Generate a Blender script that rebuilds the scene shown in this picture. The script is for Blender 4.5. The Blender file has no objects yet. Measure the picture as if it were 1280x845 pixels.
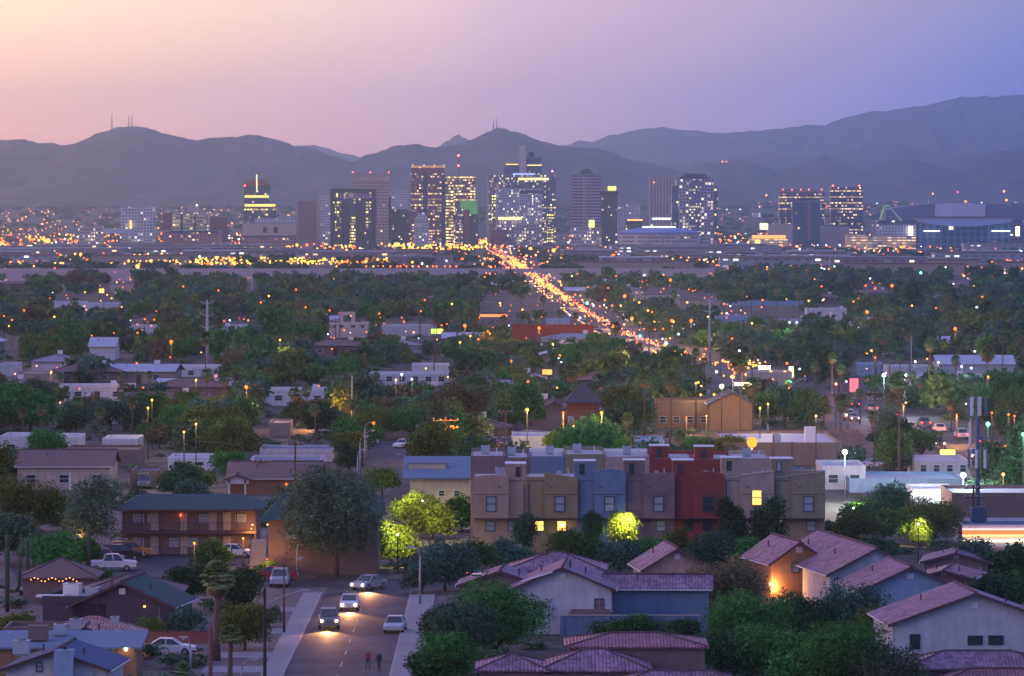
import bpy, math, random
import numpy as np
from mathutils import Vector, Matrix
R = math.radians
rnd = random.Random(7)
SC = bpy.context.scene
COL = SC.collection
# ---------------------------------------------------------------- camera, world, sun, exposure
F, HZ, H = 6000.0, 240.0, 41.0          # focal length in photo pixels, horizon row, eye height
cam_d = bpy.data.cameras.new("camera"); cam = bpy.data.objects.new("camera", cam_d); COL.objects.link(cam)
cam.location = (0, 0, H); cam.rotation_euler = (R(90), 0, 0)
cam_d.sensor_width = 36; cam_d.lens = F/1280*36; cam_d.shift_y = -(422.5-HZ)/1280
cam_d.clip_start = 1; cam_d.clip_end = 120000
SC.camera = cam
SC.view_settings.view_transform = 'Standard'; SC.view_settings.look = 'None'
SC.view_settings.exposure = 0.52; SC.view_settings.gamma = 1.0
SC.cycles.use_denoising = True
SC.cycles.max_bounces = 6; SC.cycles.diffuse_bounces = 2; SC.cycles.glossy_bounces = 2
SC.cycles.transmission_bounces = 2; SC.cycles.transparent_max_bounces = 4; SC.cycles.volume_bounces = 3
SC.cycles.sample_clamp_indirect = 4.0; SC.cycles.sample_clamp_direct = 0.0
SC.cycles.caustics_reflective = False; SC.cycles.caustics_refractive = False

def nd(t, ty, **kw):
    n = t.nodes.new(ty)
    for k, v in kw.items():
        if k in n.inputs.keys(): n.inputs[k].default_value = v
        else: setattr(n, k, v)
    return n
def ramp(t, fac, stops, interp='LINEAR'):
    r = t.nodes.new('ShaderNodeValToRGB'); r.color_ramp.interpolation = interp
    e = r.color_ramp.elements
    while len(e) < len(stops): e.new(0.5)
    for i, (p, c) in enumerate(stops):
        e[i].position = p
        e[i].color = (c, c, c, 1) if not hasattr(c, '__len__') else (*c, 1)
    t.links.new(fac, r.inputs[0]); return r.outputs[0]
def maths(t, op, a, b=None, clamp=False):
    n = t.nodes.new('ShaderNodeMath'); n.operation = op; n.use_clamp = clamp
    for i, v in enumerate((a, b)):
        if v is None: continue
        if isinstance(v, (int, float)): n.inputs[i].default_value = v
        else: t.links.new(v, n.inputs[i])
    return n.outputs[0]
def mixc(t, fac, a, b, mode='MIX'):
    n = t.nodes.new('ShaderNodeMix'); n.data_type = 'RGBA'; n.blend_type = mode
    for s, v in ((n.inputs[0], fac), (n.inputs[6], a), (n.inputs[7], b)):
        if isinstance(v, (int, float)): s.default_value = v
        elif isinstance(v, tuple): s.default_value = (*v, 1) if len(v) == 3 else v
        else: t.links.new(v, s)
    return n.outputs[2]
def srgb(r, g, b):
    return tuple(((c/255)/12.92 if c <= 10 else (((c/255)+.055)/1.055)**2.4) for c in (r, g, b))

W = bpy.data.worlds.new("World"); SC.world = W; W.use_nodes = True
t = W.node_tree; t.nodes.clear()
out = nd(t, 'ShaderNodeOutputWorld')
sky = nd(t, 'ShaderNodeTexSky'); sky.sky_type = 'NISHITA'; sky.sun_disc = False
sky.sun_elevation = R(1.5); sky.sun_rotation = R(-62); sky.altitude = 350; sky.dust_density = 3.0
tc = nd(t, 'ShaderNodeTexCoord'); sx = nd(t, 'ShaderNodeSeparateXYZ'); t.links.new(tc.outputs['Generated'], sx.inputs[0])
az = maths(t, 'ARCTAN2', sx.outputs[0], sx.outputs[1])       # 0 towards the city, negative to the warm side
el = maths(t, 'ARCSINE', sx.outputs[2])
eln = maths(t, 'MULTIPLY', el, 1/1.5708, clamp=True)
# dusk sky: warm glow low over one side, violet to blue on the other and overhead
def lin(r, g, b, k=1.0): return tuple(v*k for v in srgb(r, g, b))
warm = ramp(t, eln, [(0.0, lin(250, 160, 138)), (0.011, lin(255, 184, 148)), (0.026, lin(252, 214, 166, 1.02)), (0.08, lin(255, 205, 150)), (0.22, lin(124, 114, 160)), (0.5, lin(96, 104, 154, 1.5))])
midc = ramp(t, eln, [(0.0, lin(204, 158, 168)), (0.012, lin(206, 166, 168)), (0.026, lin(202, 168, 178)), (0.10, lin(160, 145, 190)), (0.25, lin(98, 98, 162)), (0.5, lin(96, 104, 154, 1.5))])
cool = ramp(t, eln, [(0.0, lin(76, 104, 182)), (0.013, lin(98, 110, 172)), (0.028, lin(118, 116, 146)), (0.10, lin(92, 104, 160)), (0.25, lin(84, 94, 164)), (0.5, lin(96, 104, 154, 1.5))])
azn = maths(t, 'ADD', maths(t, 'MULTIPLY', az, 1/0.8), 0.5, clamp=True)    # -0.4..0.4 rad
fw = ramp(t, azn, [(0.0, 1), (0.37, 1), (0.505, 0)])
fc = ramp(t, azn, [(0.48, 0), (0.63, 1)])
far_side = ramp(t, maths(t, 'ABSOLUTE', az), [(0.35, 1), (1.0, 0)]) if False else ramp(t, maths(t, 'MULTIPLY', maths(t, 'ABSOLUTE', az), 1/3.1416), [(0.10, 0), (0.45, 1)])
deep = ramp(t, eln, [(0.0, lin(24, 100, 240, 3.0)), (0.022, lin(50, 100, 230, 1.6)), (0.05, lin(84, 102, 176)), (0.12, lin(84, 100, 170)), (0.3, lin(84, 94, 164))])  # strong blue band added out of view to tint the haze
glow = ramp(t, eln, [(0.0, lin(255, 140, 120, 3.2)), (0.03, lin(255, 175, 120, 2.6)), (0.12, lin(240, 160, 140, 1.6)), (0.3, lin(100, 100, 172))])  # strong warm band added past the other edge, colours the haze there
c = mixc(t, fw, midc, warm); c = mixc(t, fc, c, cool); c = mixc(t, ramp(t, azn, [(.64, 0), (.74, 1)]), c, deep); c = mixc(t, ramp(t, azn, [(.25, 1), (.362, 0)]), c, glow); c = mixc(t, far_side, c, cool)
bg1 = nd(t, 'ShaderNodeBackground', Strength=0.05); t.links.new(sky.outputs[0], bg1.inputs[0])
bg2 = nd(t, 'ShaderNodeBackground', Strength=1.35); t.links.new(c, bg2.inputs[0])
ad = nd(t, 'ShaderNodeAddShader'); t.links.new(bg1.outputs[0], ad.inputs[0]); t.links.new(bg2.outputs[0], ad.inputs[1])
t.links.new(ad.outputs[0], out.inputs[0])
W.cycles.sampling_method = 'MANUAL'; W.cycles.sample_map_resolution = 1024
sd = bpy.data.lights.new("sun", 'SUN'); sd.energy = 0.50; sd.angle = R(25); sd.color = (1.0, 0.62, 0.48)
sun = bpy.data.objects.new("sun", sd); COL.objects.link(sun)
sun.rotation_euler = (R(76), 0, R(-65))      # afterglow low from the warm side

# ---------------------------------------------------------------- mapping between ground and photo rows
PROF = [(-500, 0), (700, 0), (7000, -40), (8500, -40), (14000, 25), (60000, 25)]
def gz(Y):
    for (a, za), (b, zb) in zip(PROF, PROF[1:]):
        if Y <= b: return za+(zb-za)*max(0, (Y-a))/(b-a)
    return PROF[-1][1]
def Yg(py):                                     # ground distance shown at photo row py
    lo, hi = 150., 14000.
    for _ in range(50):
        m = (lo+hi)/2
        if HZ+F*(H-gz(m))/m > py: lo = m
        else: hi = m
    return lo
def Xp(px, Y): return (px-640)*Y/F
def Zp(py, Y): return H-(py-HZ)*Y/F
def G(px, py):                                   # ground point
    Y = Yg(py); return Vector((Xp(px, Y), Y, gz(Y)))
def AT(px, py, z):                               # point at height z
    Y = F*(H-z)/(py-HZ); return Vector((Xp(px, Y), Y, z))
def scr(p):
    return 640+F*p[0]/p[1], HZ+F*(H-p[2])/p[1]

# ---------------------------------------------------------------- mesh helpers
class MB:
    def __init__(s): s.v = []; s.f = []
    def add(s, vs, fs):
        n = len(s.v); s.v += [tuple(v) for v in vs]; s.f += [tuple(i+n for i in f) for f in fs]; return s
    def box(s, x0, x1, y0, y1, z0, z1):
        return s.add([(x0,y0,z0),(x1,y0,z0),(x1,y1,z0),(x0,y1,z0),(x0,y0,z1),(x1,y0,z1),(x1,y1,z1),(x0,y1,z1)],
              [(3,2,1,0),(4,5,6,7),(0,1,5,4),(1,2,6,5),(2,3,7,6),(3,0,4,7)])
    def prism(s, pts, y0, y1):                   # polygon (x,z) counter-clockwise seen from -y, extruded along y
        n = len(pts)
        vs = [(x, y0, z) for x, z in pts]+[(x, y1, z) for x, z in pts]
        fs = [tuple(range(n)), tuple(range(2*n-1, n-1, -1))]+[(i, i+n, (i+1) % n+n, (i+1) % n) for i in range(n)]
        return s.add(vs, fs)
    def prismz(s, pts, z0, z1):                  # polygon (x,y), extruded up
        n = len(pts)
        vs = [(x, y, z0) for x, y in pts]+[(x, y, z1) for x, y in pts]
        fs = [tuple(range(n-1, -1, -1)), tuple(range(n, 2*n))]+[(i, (i+1) % n, (i+1) % n+n, i+n) for i in range(n)]
        return s.add(vs, fs)
    def tube(s, pts, rads, n=8, caps=True):
        pts = [Vector(p) for p in pts]
        if not hasattr(rads, '__len__'): rads = [rads]*len(pts)
        vs = []; fs = []
        for i, p in enumerate(pts):
            d = (pts[min(i+1, len(pts)-1)]-pts[max(i-1, 0)]).normalized()
            a = d.cross(Vector((0, 0, 1)) if abs(d.z) < .9 else Vector((0, 1, 0))).normalized(); b = d.cross(a)
            for k in range(n):
                q = 2*math.pi*k/n
                vs.append(p+(a*math.cos(q)+b*math.sin(q))*rads[i])
        for i in range(len(pts)-1):
            for k in range(n):
                fs.append((i*n+k, i*n+(k+1) % n, (i+1)*n+(k+1) % n, (i+1)*n+k))
        if caps: fs += [tuple(range(n-1, -1, -1)), tuple((len(pts)-1)*n+k for k in range(n))]
        return s.add(vs, fs)
    def ball(s, c, r, n=8, m=5, sz=1.0):
        vs = [(c[0], c[1], c[2]-r*sz)]; fs = []
        for j in range(1, m):
            a = math.pi*j/m
            for k in range(n):
                q = 2*math.pi*k/n; vs.append((c[0]+r*math.sin(a)*math.cos(q), c[1]+r*math.sin(a)*math.sin(q), c[2]-r*sz*math.cos(a)))
        vs.append((c[0], c[1], c[2]+r*sz)); L = len(vs)-1
        for k in range(n):
            fs.append((0, 1+(k+1) % n, 1+k)); fs.append((L, L-n+k, L-n+(k+1) % n))
            for j in range(m-2): fs.append((1+j*n+k, 1+j*n+(k+1) % n, 1+(j+1)*n+(k+1) % n, 1+(j+1)*n+k))
        return s.add(vs, fs)
    def mesh(s, name, m=None, smooth=False):
        me = bpy.data.meshes.new(name); me.from_pydata(s.v, [], s.f)
        if m: me.materials.append(m)
        if smooth: me.polygons.foreach_set('use_smooth', [True]*len(me.polygons))
        me.update(); return me
    def build(s, name, m, parent=None, smooth=False, label=None):
        return mobj(name, s.mesh(name, m, smooth), parent, label)
def mobj(name, me, parent=None, label=None):
    o = bpy.data.objects.new(name, me); COL.objects.link(o)
    if parent: o.parent = parent
    if label: o['label'] = label
    return o
def npmesh(name, V, Q, m=None):                  # fast quad mesh
    me = bpy.data.meshes.new(name); n = len(Q)
    me.vertices.add(len(V)); me.vertices.foreach_set('co', V.astype(np.float32).ravel())
    me.loops.add(4*n); me.loops.foreach_set('vertex_index', Q.astype(np.int32).ravel())
    me.polygons.add(n); me.polygons.foreach_set('loop_start', np.arange(0, 4*n, 4, dtype=np.int32))
    me.polygons.foreach_set('loop_total', np.full(n, 4, dtype=np.int32)) if hasattr(me.polygons[0], 'loop_total') and False else None
    me.update(calc_edges=True)
    if m: me.materials.append(m)
    return me
def tag(o, label=None, cat=None, group=None, kind=None):
    if label: o['label'] = label
    if cat: o['category'] = cat
    if group: o['group'] = group
    if kind: o['kind'] = kind
    return o
def empty(name, loc, rz=0, label=None, cat=None, group=None):
    o = bpy.data.objects.new(name, None); COL.objects.link(o); o.location = loc; o.rotation_euler = (0, 0, rz); o.empty_display_size = .5
    return tag(o, label, cat, group)
def copy_tree(o, parent=None):
    c = o.copy(); COL.objects.link(c); c.parent = parent
    for ch in [x for x in o.children]: copy_tree(ch, c)
    return c
def struct(name, mb, m): return tag(mb.build(name, m), kind='structure')

# ---------------------------------------------------------------- materials
MATS = {}
def mat(name, col, rough=.85, var=.15, scale=1.0, bump=0.0, metal=0.0, objvar=0.0, spec=.3, coord='Object'):
    if name in MATS: return MATS[name]
    m = bpy.data.materials.new(name); m.use_nodes = True; t = m.node_tree
    p = t.nodes['Principled BSDF']; p.inputs['Roughness'].default_value = rough; p.inputs['Metallic'].default_value = metal
    p.inputs['Specular IOR Level'].default_value = spec
    tc = nd(t, 'ShaderNodeTexCoord')
    n = nd(t, 'ShaderNodeTexNoise', Scale=scale, Detail=5.0, Roughness=.65); t.links.new(tc.outputs[coord], n.inputs[0])
    k = ramp(t, n.outputs[0], [(.3, 1-var), (.7, 1+var)])
    c = mixc(t, 1.0, tuple(col), k, 'MULTIPLY')
    if objvar:
        oi = nd(t, 'ShaderNodeObjectInfo'); hs = nd(t, 'ShaderNodeHueSaturation'); t.links.new(c, hs.inputs['Color'])
        t.links.new(maths(t, 'ADD', maths(t, 'MULTIPLY', oi.outputs['Random'], 2*objvar), 1-objvar), hs.inputs['Value']); c = hs.outputs[0]
    t.links.new(c, p.inputs['Base Color'])
    if bump:
        b = nd(t, 'ShaderNodeBump', Strength=bump, Distance=.05)
        n2 = nd(t, 'ShaderNodeTexNoise', Scale=scale*6, Detail=4.0); t.links.new(tc.outputs[coord], n2.inputs[0])
        t.links.new(n2.outputs[0], b.inputs['Height']); t.links.new(b.outputs[0], p.inputs['Normal'])
    MATS[name] = m; return m
def weathered(name, col, var=.08):
    m = mat(name, col, var=var, scale=.8, bump=.25); t = m.node_tree; p = t.nodes['Principled BSDF']
    tc = nd(t, 'ShaderNodeTexCoord'); mp = nd(t, 'ShaderNodeMapping'); mp.inputs['Scale'].default_value = (1.0, 1.0, .3); t.links.new(tc.outputs['Object'], mp.inputs[0])
    n = nd(t, 'ShaderNodeTexNoise', Scale=1.3, Detail=6.0, Roughness=.7); t.links.new(mp.outputs[0], n.inputs[0]); old = p.inputs['Base Color'].links[0].from_socket
    t.links.new(mixc(t, 1.0, old, ramp(t, n.outputs[0], [(.3, .80), (.65, 1.08)]), 'MULTIPLY'), p.inputs['Base Color']); return m
def emat(name, col, strength, sample=False):
    if name in MATS: return MATS[name]
    m = bpy.data.materials.new(name); m.use_nodes = True; t = m.node_tree; t.nodes.clear()
    e = nd(t, 'ShaderNodeEmission', Strength=strength); e.inputs[0].default_value = (*col, 1)
    o = nd(t, 'ShaderNodeOutputMaterial'); t.links.new(e.outputs[0], o.inputs[0])
    m.cycles.emission_sampling = 'AUTO' if sample else 'NONE'
    MATS[name] = m; return m
def facade(name, wall, glass=(.04,.05,.07), lit=(1.0,.62,.22), frac=.2, cw=3.0, ch=3.8, fw=.6, fh=.5, st=1.6, rowlit=.0, x0=0., gl=.35, lobias=0.0, hgt=100.):
    """wall with a regular grid of window openings; some windows are lit"""
    if name in MATS: return MATS[name]
    m = bpy.data.materials.new(name); m.use_nodes = True; t = m.node_tree; p = t.nodes['Principled BSDF']
    tc = nd(t, 'ShaderNodeTexCoord'); s = nd(t, 'ShaderNodeSeparateXYZ'); t.links.new(tc.outputs['Object'], s.inputs[0])
    g = nd(t, 'ShaderNodeNewGeometry'); gn = nd(t, 'ShaderNodeSeparateXYZ'); t.links.new(g.outputs['Normal'], gn.inputs[0])
    up = maths(t, 'LESS_THAN', maths(t, 'ABSOLUTE', gn.outputs[2]), .5)
    u = maths(t, 'DIVIDE', maths(t, 'ADD', maths(t, 'ADD', s.outputs[0], s.outputs[1]), x0+1000*cw), cw)
    v = maths(t, 'DIVIDE', s.outputs[2], ch)
    iu = maths(t, 'FLOOR', u); iv = maths(t, 'FLOOR', v); fu = maths(t, 'FRACT', u); fv = maths(t, 'FRACT', v)
    mk = maths(t, 'MULTIPLY', maths(t, 'LESS_THAN', maths(t, 'ABSOLUTE', maths(t, 'SUBTRACT', fu, .5)), fw/2), maths(t, 'LESS_THAN', maths(t, 'ABSOLUTE', maths(t, 'SUBTRACT', fv, .5)), fh/2))
    mk = maths(t, 'MULTIPLY', mk, up)
    cx = nd(t, 'ShaderNodeCombineXYZ'); t.links.new(iu, cx.inputs[0]); t.links.new(iv, cx.inputs[1])
    w1 = nd(t, 'ShaderNodeTexWhiteNoise'); w1.noise_dimensions = '3D'; t.links.new(cx.outputs[0], w1.inputs[0])
    w2 = nd(t, 'ShaderNodeTexWhiteNoise'); w2.noise_dimensions = '1D'; t.links.new(iv, w2.inputs['W'])
    thr = maths(t, 'ADD', frac, maths(t, 'MULTIPLY', maths(t, 'GREATER_THAN', w2.outputs[0], 1-rowlit), .75)) if rowlit else frac
    if lobias: thr = maths(t, 'ADD', thr, maths(t, 'MULTIPLY', maths(t, 'SUBTRACT', .5, maths(t, 'DIVIDE', s.outputs[2], hgt)), lobias))
    lt = maths(t, 'LESS_THAN', w1.outputs[0], thr)
    br = nd(t, 'ShaderNodeTexWhiteNoise'); br.noise_dimensions = '4D'; t.links.new(cx.outputs[0], br.inputs[0]); br.inputs['W'].default_value = 3.3
    nz = nd(t, 'ShaderNodeTexNoise', Scale=.05, Detail=3.0); t.links.new(tc.outputs['Object'], nz.inputs[0])
    wc = mixc(t, 1.0, tuple(wall), ramp(t, nz.outputs[0], [(.3, .82), (.7, 1.15)]), 'MULTIPLY')
    t.links.new(mixc(t, mk, wc, tuple(glass)), p.inputs['Base Color'])
    t.links.new(maths(t, 'SUBTRACT', .85, maths(t, 'MULTIPLY', mk, .85-gl)), p.inputs['Roughness'])
    p.inputs['Emission Color'].default_value = (*lit, 1)
    t.links.new(maths(t, 'MULTIPLY', maths(t, 'MULTIPLY', maths(t, 'MULTIPLY', mk, lt), maths(t, 'ADD', maths(t, 'POWER', br.outputs[0], 2.0), .15)), st), p.inputs['Emission Strength'])
    m.cycles.emission_sampling = 'NONE'; MATS[name] = m; return m
def tile(name, col, axis='y', per=.28, var=.3):
    """barrel roof tiles: columns running down the slope, period along the ridge"""
    if name in MATS: return MATS[name]
    m = bpy.data.materials.new(name); m.use_nodes = True; t = m.node_tree; p = t.nodes['Principled BSDF']; p.inputs['Roughness'].default_value = .55
    tc = nd(t, 'ShaderNodeTexCoord'); s = nd(t, 'ShaderNodeSeparateXYZ'); t.links.new(tc.outputs['Object'], s.inputs[0])
    a, b = (s.outputs[1], s.outputs[0]) if axis == 'y' else (s.outputs[0], s.outputs[1])
    w = maths(t, 'ABSOLUTE', maths(t, 'SINE', maths(t, 'MULTIPLY', a, math.pi/per)))
    rw = maths(t, 'FRACT', maths(t, 'MULTIPLY', b, 1/.38))
    cx = nd(t, 'ShaderNodeCombineXYZ'); t.links.new(maths(t, 'FLOOR', maths(t, 'MULTIPLY', a, 1/per)), cx.inputs[0]); t.links.new(maths(t, 'FLOOR', maths(t, 'MULTIPLY', b, 1/.38)), cx.inputs[1])
    wn = nd(t, 'ShaderNodeTexWhiteNoise'); wn.noise_dimensions = '2D'; t.links.new(cx.outputs[0], wn.inputs[0])
    nz = nd(t, 'ShaderNodeTexNoise', Scale=.5, Detail=4.0); t.links.new(tc.outputs['Object'], nz.inputs[0])
    k = maths(t, 'MULTIPLY', maths(t, 'ADD', maths(t, 'MULTIPLY', wn.outputs[0], 2*var), 1-var), maths(t, 'ADD', maths(t, 'MULTIPLY', nz.outputs[0], 1.3), .35))
    t.links.new(mixc(t, 1.0, tuple(col), k, 'MULTIPLY'), p.inputs['Base Color'])
    bp = nd(t, 'ShaderNodeBump', Strength=.9, Distance=.12); t.links.new(maths(t, 'ADD', w, maths(t, 'MULTIPLY', rw, .4)), bp.inputs['Height']); t.links.new(bp.outputs[0], p.inputs['Normal'])
    MATS[name] = m; return m
def leafmat(name, col, var=.4):
    m = bpy.data.materials.new(name); m.use_nodes = True; t = m.node_tree; t.nodes.clear()
    tc = nd(t, 'ShaderNodeTexCoord'); n = nd(t, 'ShaderNodeTexNoise', Scale=.7, Detail=3.0); t.links.new(tc.outputs['Object'], n.inputs[0])
    n2 = nd(t, 'ShaderNodeTexNoise', Scale=7.0, Detail=1.0); t.links.new(tc.outputs['Object'], n2.inputs[0])
    oi = nd(t, 'ShaderNodeObjectInfo')
    k = maths(t, 'MULTIPLY', ramp(t, n.outputs[0], [(.3, 1-var), (.7, 1+var)]), ramp(t, n2.outputs[0], [(.35, .45), (.65, 1.7)]))
    hs = nd(t, 'ShaderNodeHueSaturation'); hs.inputs['Color'].default_value = (*col, 1)
    t.links.new(maths(t, 'ADD', maths(t, 'MULTIPLY', oi.outputs['Random'], .05), .49), hs.inputs['Hue'])
    t.links.new(maths(t, 'MULTIPLY', k, maths(t, 'ADD', maths(t, 'MULTIPLY', oi.outputs['Random'], .6), .7)), hs.inputs['Value'])
    d = nd(t, 'ShaderNodeBsdfDiffuse'); tr = nd(t, 'ShaderNodeBsdfTranslucent'); mx = nd(t, 'ShaderNodeMixShader', Fac=.3)
    t.links.new(hs.outputs[0], d.inputs[0]); t.links.new(hs.outputs[0], tr.inputs[0]); t.links.new(d.outputs[0], mx.inputs[1]); t.links.new(tr.outputs[0], mx.inputs[2])
    o = nd(t, 'ShaderNodeOutputMaterial'); t.links.new(mx.outputs[0], o.inputs[0]); MATS[name] = m; return m

# ---------------------------------------------------------------- ground, haze, mountains
def ground_mat():
    m = mat('ground_soil', (.10, .08, .07), var=.45, scale=.02, bump=0); t = m.node_tree; p = t.nodes['Principled BSDF']
    tc = nd(t, 'ShaderNodeTexCoord'); n = nd(t, 'ShaderNodeTexNoise', Scale=.25, Detail=6.0); t.links.new(tc.outputs['Object'], n.inputs[0])
    old = p.inputs['Base Color'].links[0].from_socket
    t.links.new(mixc(t, ramp(t, n.outputs[0], [(.45, 0), (.6, 1)]), old, (.04, .05, .025)), p.inputs['Base Color'])
    return m
ys = [-500, 200, 400, 700]+[700+i*300 for i in range(1, 22)]+[7300, 8000, 8500, 9500, 11000, 12500, 14000, 20000, 27500]
mb = MB(); xs = [-9000, -3000, -1000, -300, 0, 300, 1000, 3000, 9000]
vs = [(x, y, gz(y)) for y in ys for x in xs]; n = len(xs)
mb.add(vs, [(j*n+i, j*n+i+1, (j+1)*n+i+1, (j+1)*n+i) for j in range(len(ys)-1) for i in range(n-1)])
struct('ground', mb, ground_mat())

hz = MB().box(-11000, 11000, -600, 27700, -46, 620)
hm = bpy.data.materials.new('haze_air'); hm.use_nodes = True; t = hm.node_tree; t.nodes.clear()
o = nd(t, 'ShaderNodeOutputMaterial'); v = nd(t, 'ShaderNodeVolumePrincipled', Density=5.2e-5, Anisotropy=0.88)
v.inputs['Color'].default_value = (.50, .76, 1.0, 1); t.links.new(v.outputs[0], o.inputs['Volume'])
tag(hz.build('haze', hm), kind='stuff')

def interp(pts, x):
    if x <= pts[0][0]: return pts[0][1]
    for (a, ya), (b, yb) in zip(pts, pts[1:]):
        if x <= b: return ya+(yb-ya)*(x-a)/(b-a)
    return pts[-1][1]
from mathutils import noise as mn
def ridge(name, pts, Y0, depth, m, nx=260, seed=0, ext=500):
    """a mountain range whose crest follows the skyline points (photo x, photo row)"""
    pts = [(x, y) for x, y in pts]
    xa, xb = pts[0][0], pts[-1][0]; ny = 26; vs = []
    for j in range(ny+1):
        v = j/ny
        for i in range(nx+1):
            px = xa+(xb-xa)*i/nx; X = Xp(px, Y0)
            y = interp(pts, px); y += 2.2*mn.noise(Vector((px*.05, seed, 0)))+2.6*abs(mn.noise(Vector((px*.12, seed, 3))))-.8+1.5*mn.noise(Vector((px*.35, seed, 5)))+.8*mn.noise(Vector((px*.9, seed, 5)))
            zc = Zp(y, Y0); base = 5.0
            if v <= .7:
                q = v/.7; h = q**1.25
                g = abs(mn.noise(Vector((X*.0016, q*1.2+seed, 1))))*.5+abs(mn.noise(Vector((X*.004, q*3+seed, 2))))*.3+.22*mn.noise(Vector((X*.011, q*8, seed)))
                h *= max(.1, 1-g*1.7*math.sin(math.pi*q))
                y_ = Y0-depth*(1-q)
            else:
                q = (v-.7)/.3; h = 1-q*.9; y_ = Y0+depth*.5*q
            vs.append((X, y_, base+(zc-base)*h if zc > base else base-30+(zc-base)*h))
    n = nx+1
    fs = [(j*n+i, j*n+i+1, (j+1)*n+i+1, (j+1)*n+i) for j in range(ny) for i in range(nx)]
    mb = MB(); mb.add(vs, fs); o = mb.build(name, m, smooth=True); return tag(o, kind='structure')
rock = mat('mountain_rock', (.055, .05, .045), var=.75, scale=.006)
ridge('mountain_range', [(-700,190),(-300,182),(0,173),(40,175),(88,181),(120,167),(150,158),(172,155.5),(200,163),(240,173),(290,168),(320,167),(350,175),(400,188),(441,202),(455,194),(490,182),(520,178),(545,184),(575,180),(600,167),(622,158),(650,165),(690,180),(720,183),(742,184),(765,190),(790,200),(830,208),(860,215),(900,232),(960,246)], 14500, 2600, rock, nx=340, seed=1)
ridge('mountain_range', [(330,215),(370,181),(392,179),(412,186),(448,194),(470,214)], 24000, 2000, rock, nx=60, seed=2)
ridge('mountain_range', [(520,215),(548,182),(572,166),(592,176),(620,215)], 23000, 2000, rock, nx=60, seed=3)
ridge('mountain_range', [(650,215),(690,182),(715,178),(722,174),(738,177),(760,168),(800,160),(830,157),(862,161),(900,165),(940,163),(985,158),(1030,152),(1080,139),(1120,134),(1160,128),(1200,119),(1240,119),(1280,114),(1420,105),(1700,140),(2000,200)], 25000, 5000, rock, nx=320, seed=4)
ridge('mountain_range', [(740,235),(790,197),(830,206),(868,207),(900,198),(960,188),(1010,197),(1060,186),(1110,176),(1160,190),(1300,196),(1700,215)], 20500, 3000, rock, nx=240, seed=5)
ridge('mountain_range', [(800,240),(840,222),(868,207),(884,201),(900,203),(930,199),(950,205),(975,214),(1000,206),(1028,192),(1050,203),(1080,211),(1100,203),(1130,198),(1165,204),(1195,212),(1215,196),(1240,189),(1262,186),(1300,180),(1400,170),(1700,200)], 16000, 2200, rock, nx=300, seed=6)
# ---------------------------------------------------------------- plants
HF = {'round': .88, 'tall': 1.3, 'spread': .72, 'airy': .9, 'bush': .35, 'cypress': 1.5}
def crown_arrays(seed, n, leaf, rx=1., rz=.8, lobes=9, fill=.35, wide=.5):
    """leaf quads spread over several lobes of a unit crown (radius about 1, centre at 0)"""
    g = np.random.default_rng(seed)
    L = []
    for i in range(lobes):
        a = g.uniform(0, 2*np.pi); rr = np.sqrt(g.uniform(0, 1))*.62; z = g.uniform(-.5, .5)
        L.append((rr*np.cos(a)*rx, rr*np.sin(a)*rx, z*rz, g.uniform(.36, .62)))
    L = np.array(L); w = L[:, 3]**2; k = g.choice(len(L), n, p=w/w.sum())
    d = g.normal(size=(n, 3)); d /= np.linalg.norm(d, axis=1)[:, None]; d[:, 2] = np.where(d[:, 2] < -.5, -d[:, 2], d[:, 2])
    rad = L[k, 3]*np.where(g.uniform(size=n) < fill, g.uniform(.2, .9, n), g.uniform(.82, 1.18, n))
    # ragged fringe
    rad *= 1+.28*np.sin(d[:, 0]*7+k*2)*np.sin(d[:, 2]*9+k)
    P = L[k, :3]+d*rad[:, None]*np.array([1, 1, .85])
    nrm = d*.6+g.normal(size=(n, 3))*.8; nrm /= np.linalg.norm(nrm, axis=1)[:, None]
    u = np.cross(nrm, g.normal(size=(n, 3))); u /= np.linalg.norm(u, axis=1)[:, None]; v = np.cross(nrm, u)
    s = leaf*g.uniform(.6, 1.3, n)[:, None]
    Q = np.stack([P-u*s, P-v*s*wide, P+u*s, P+v*s*wide], 1)
    return Q, L
def quads_mesh(name, Q, m):
    V = Q.reshape(-1, 3); return npmesh(name, V, np.arange(len(V)).reshape(-1, 4), m)
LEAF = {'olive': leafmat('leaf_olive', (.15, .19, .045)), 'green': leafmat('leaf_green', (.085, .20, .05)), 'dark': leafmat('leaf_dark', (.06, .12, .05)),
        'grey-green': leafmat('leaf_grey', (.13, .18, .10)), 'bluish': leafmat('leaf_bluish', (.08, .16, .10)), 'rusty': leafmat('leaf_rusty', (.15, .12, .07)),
        'bright': leafmat('leaf_lamplit', (.25, .29, .05))}  # lamp light is partly put into this lime leaf colour
bark = mat('bark', (.11, .075, .055), var=.35, scale=2, bump=.5); palmbark = mat('palm_bark', (.17, .10, .075), var=.3, scale=3, bump=.5)
def trunk_mesh(L, seed, hfrac, r=.06):
    """trunk from z=0 to crown lobes; crown radius 1 centred at z=hfrac"""
    g = random.Random(seed); mb = MB(); fork = hfrac*.45
    mb.tube([(0, 0, -.05), (g.uniform(-.03, .03), 0, fork*.5), (g.uniform(-.06, .06), 0, fork)], [r*1.25, r, r*.85], 7)
    for x, y, z, q in L[:8]:
        mb.tube([(0, 0, fork*.9), (x*.4, y*.4, fork+(hfrac+z-fork)*.5), (x, y, hfrac+z)], [r*.6, r*.4, r*.15], 5)
    return mb.mesh('trunk', bark, smooth=True)
TV = {}
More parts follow.
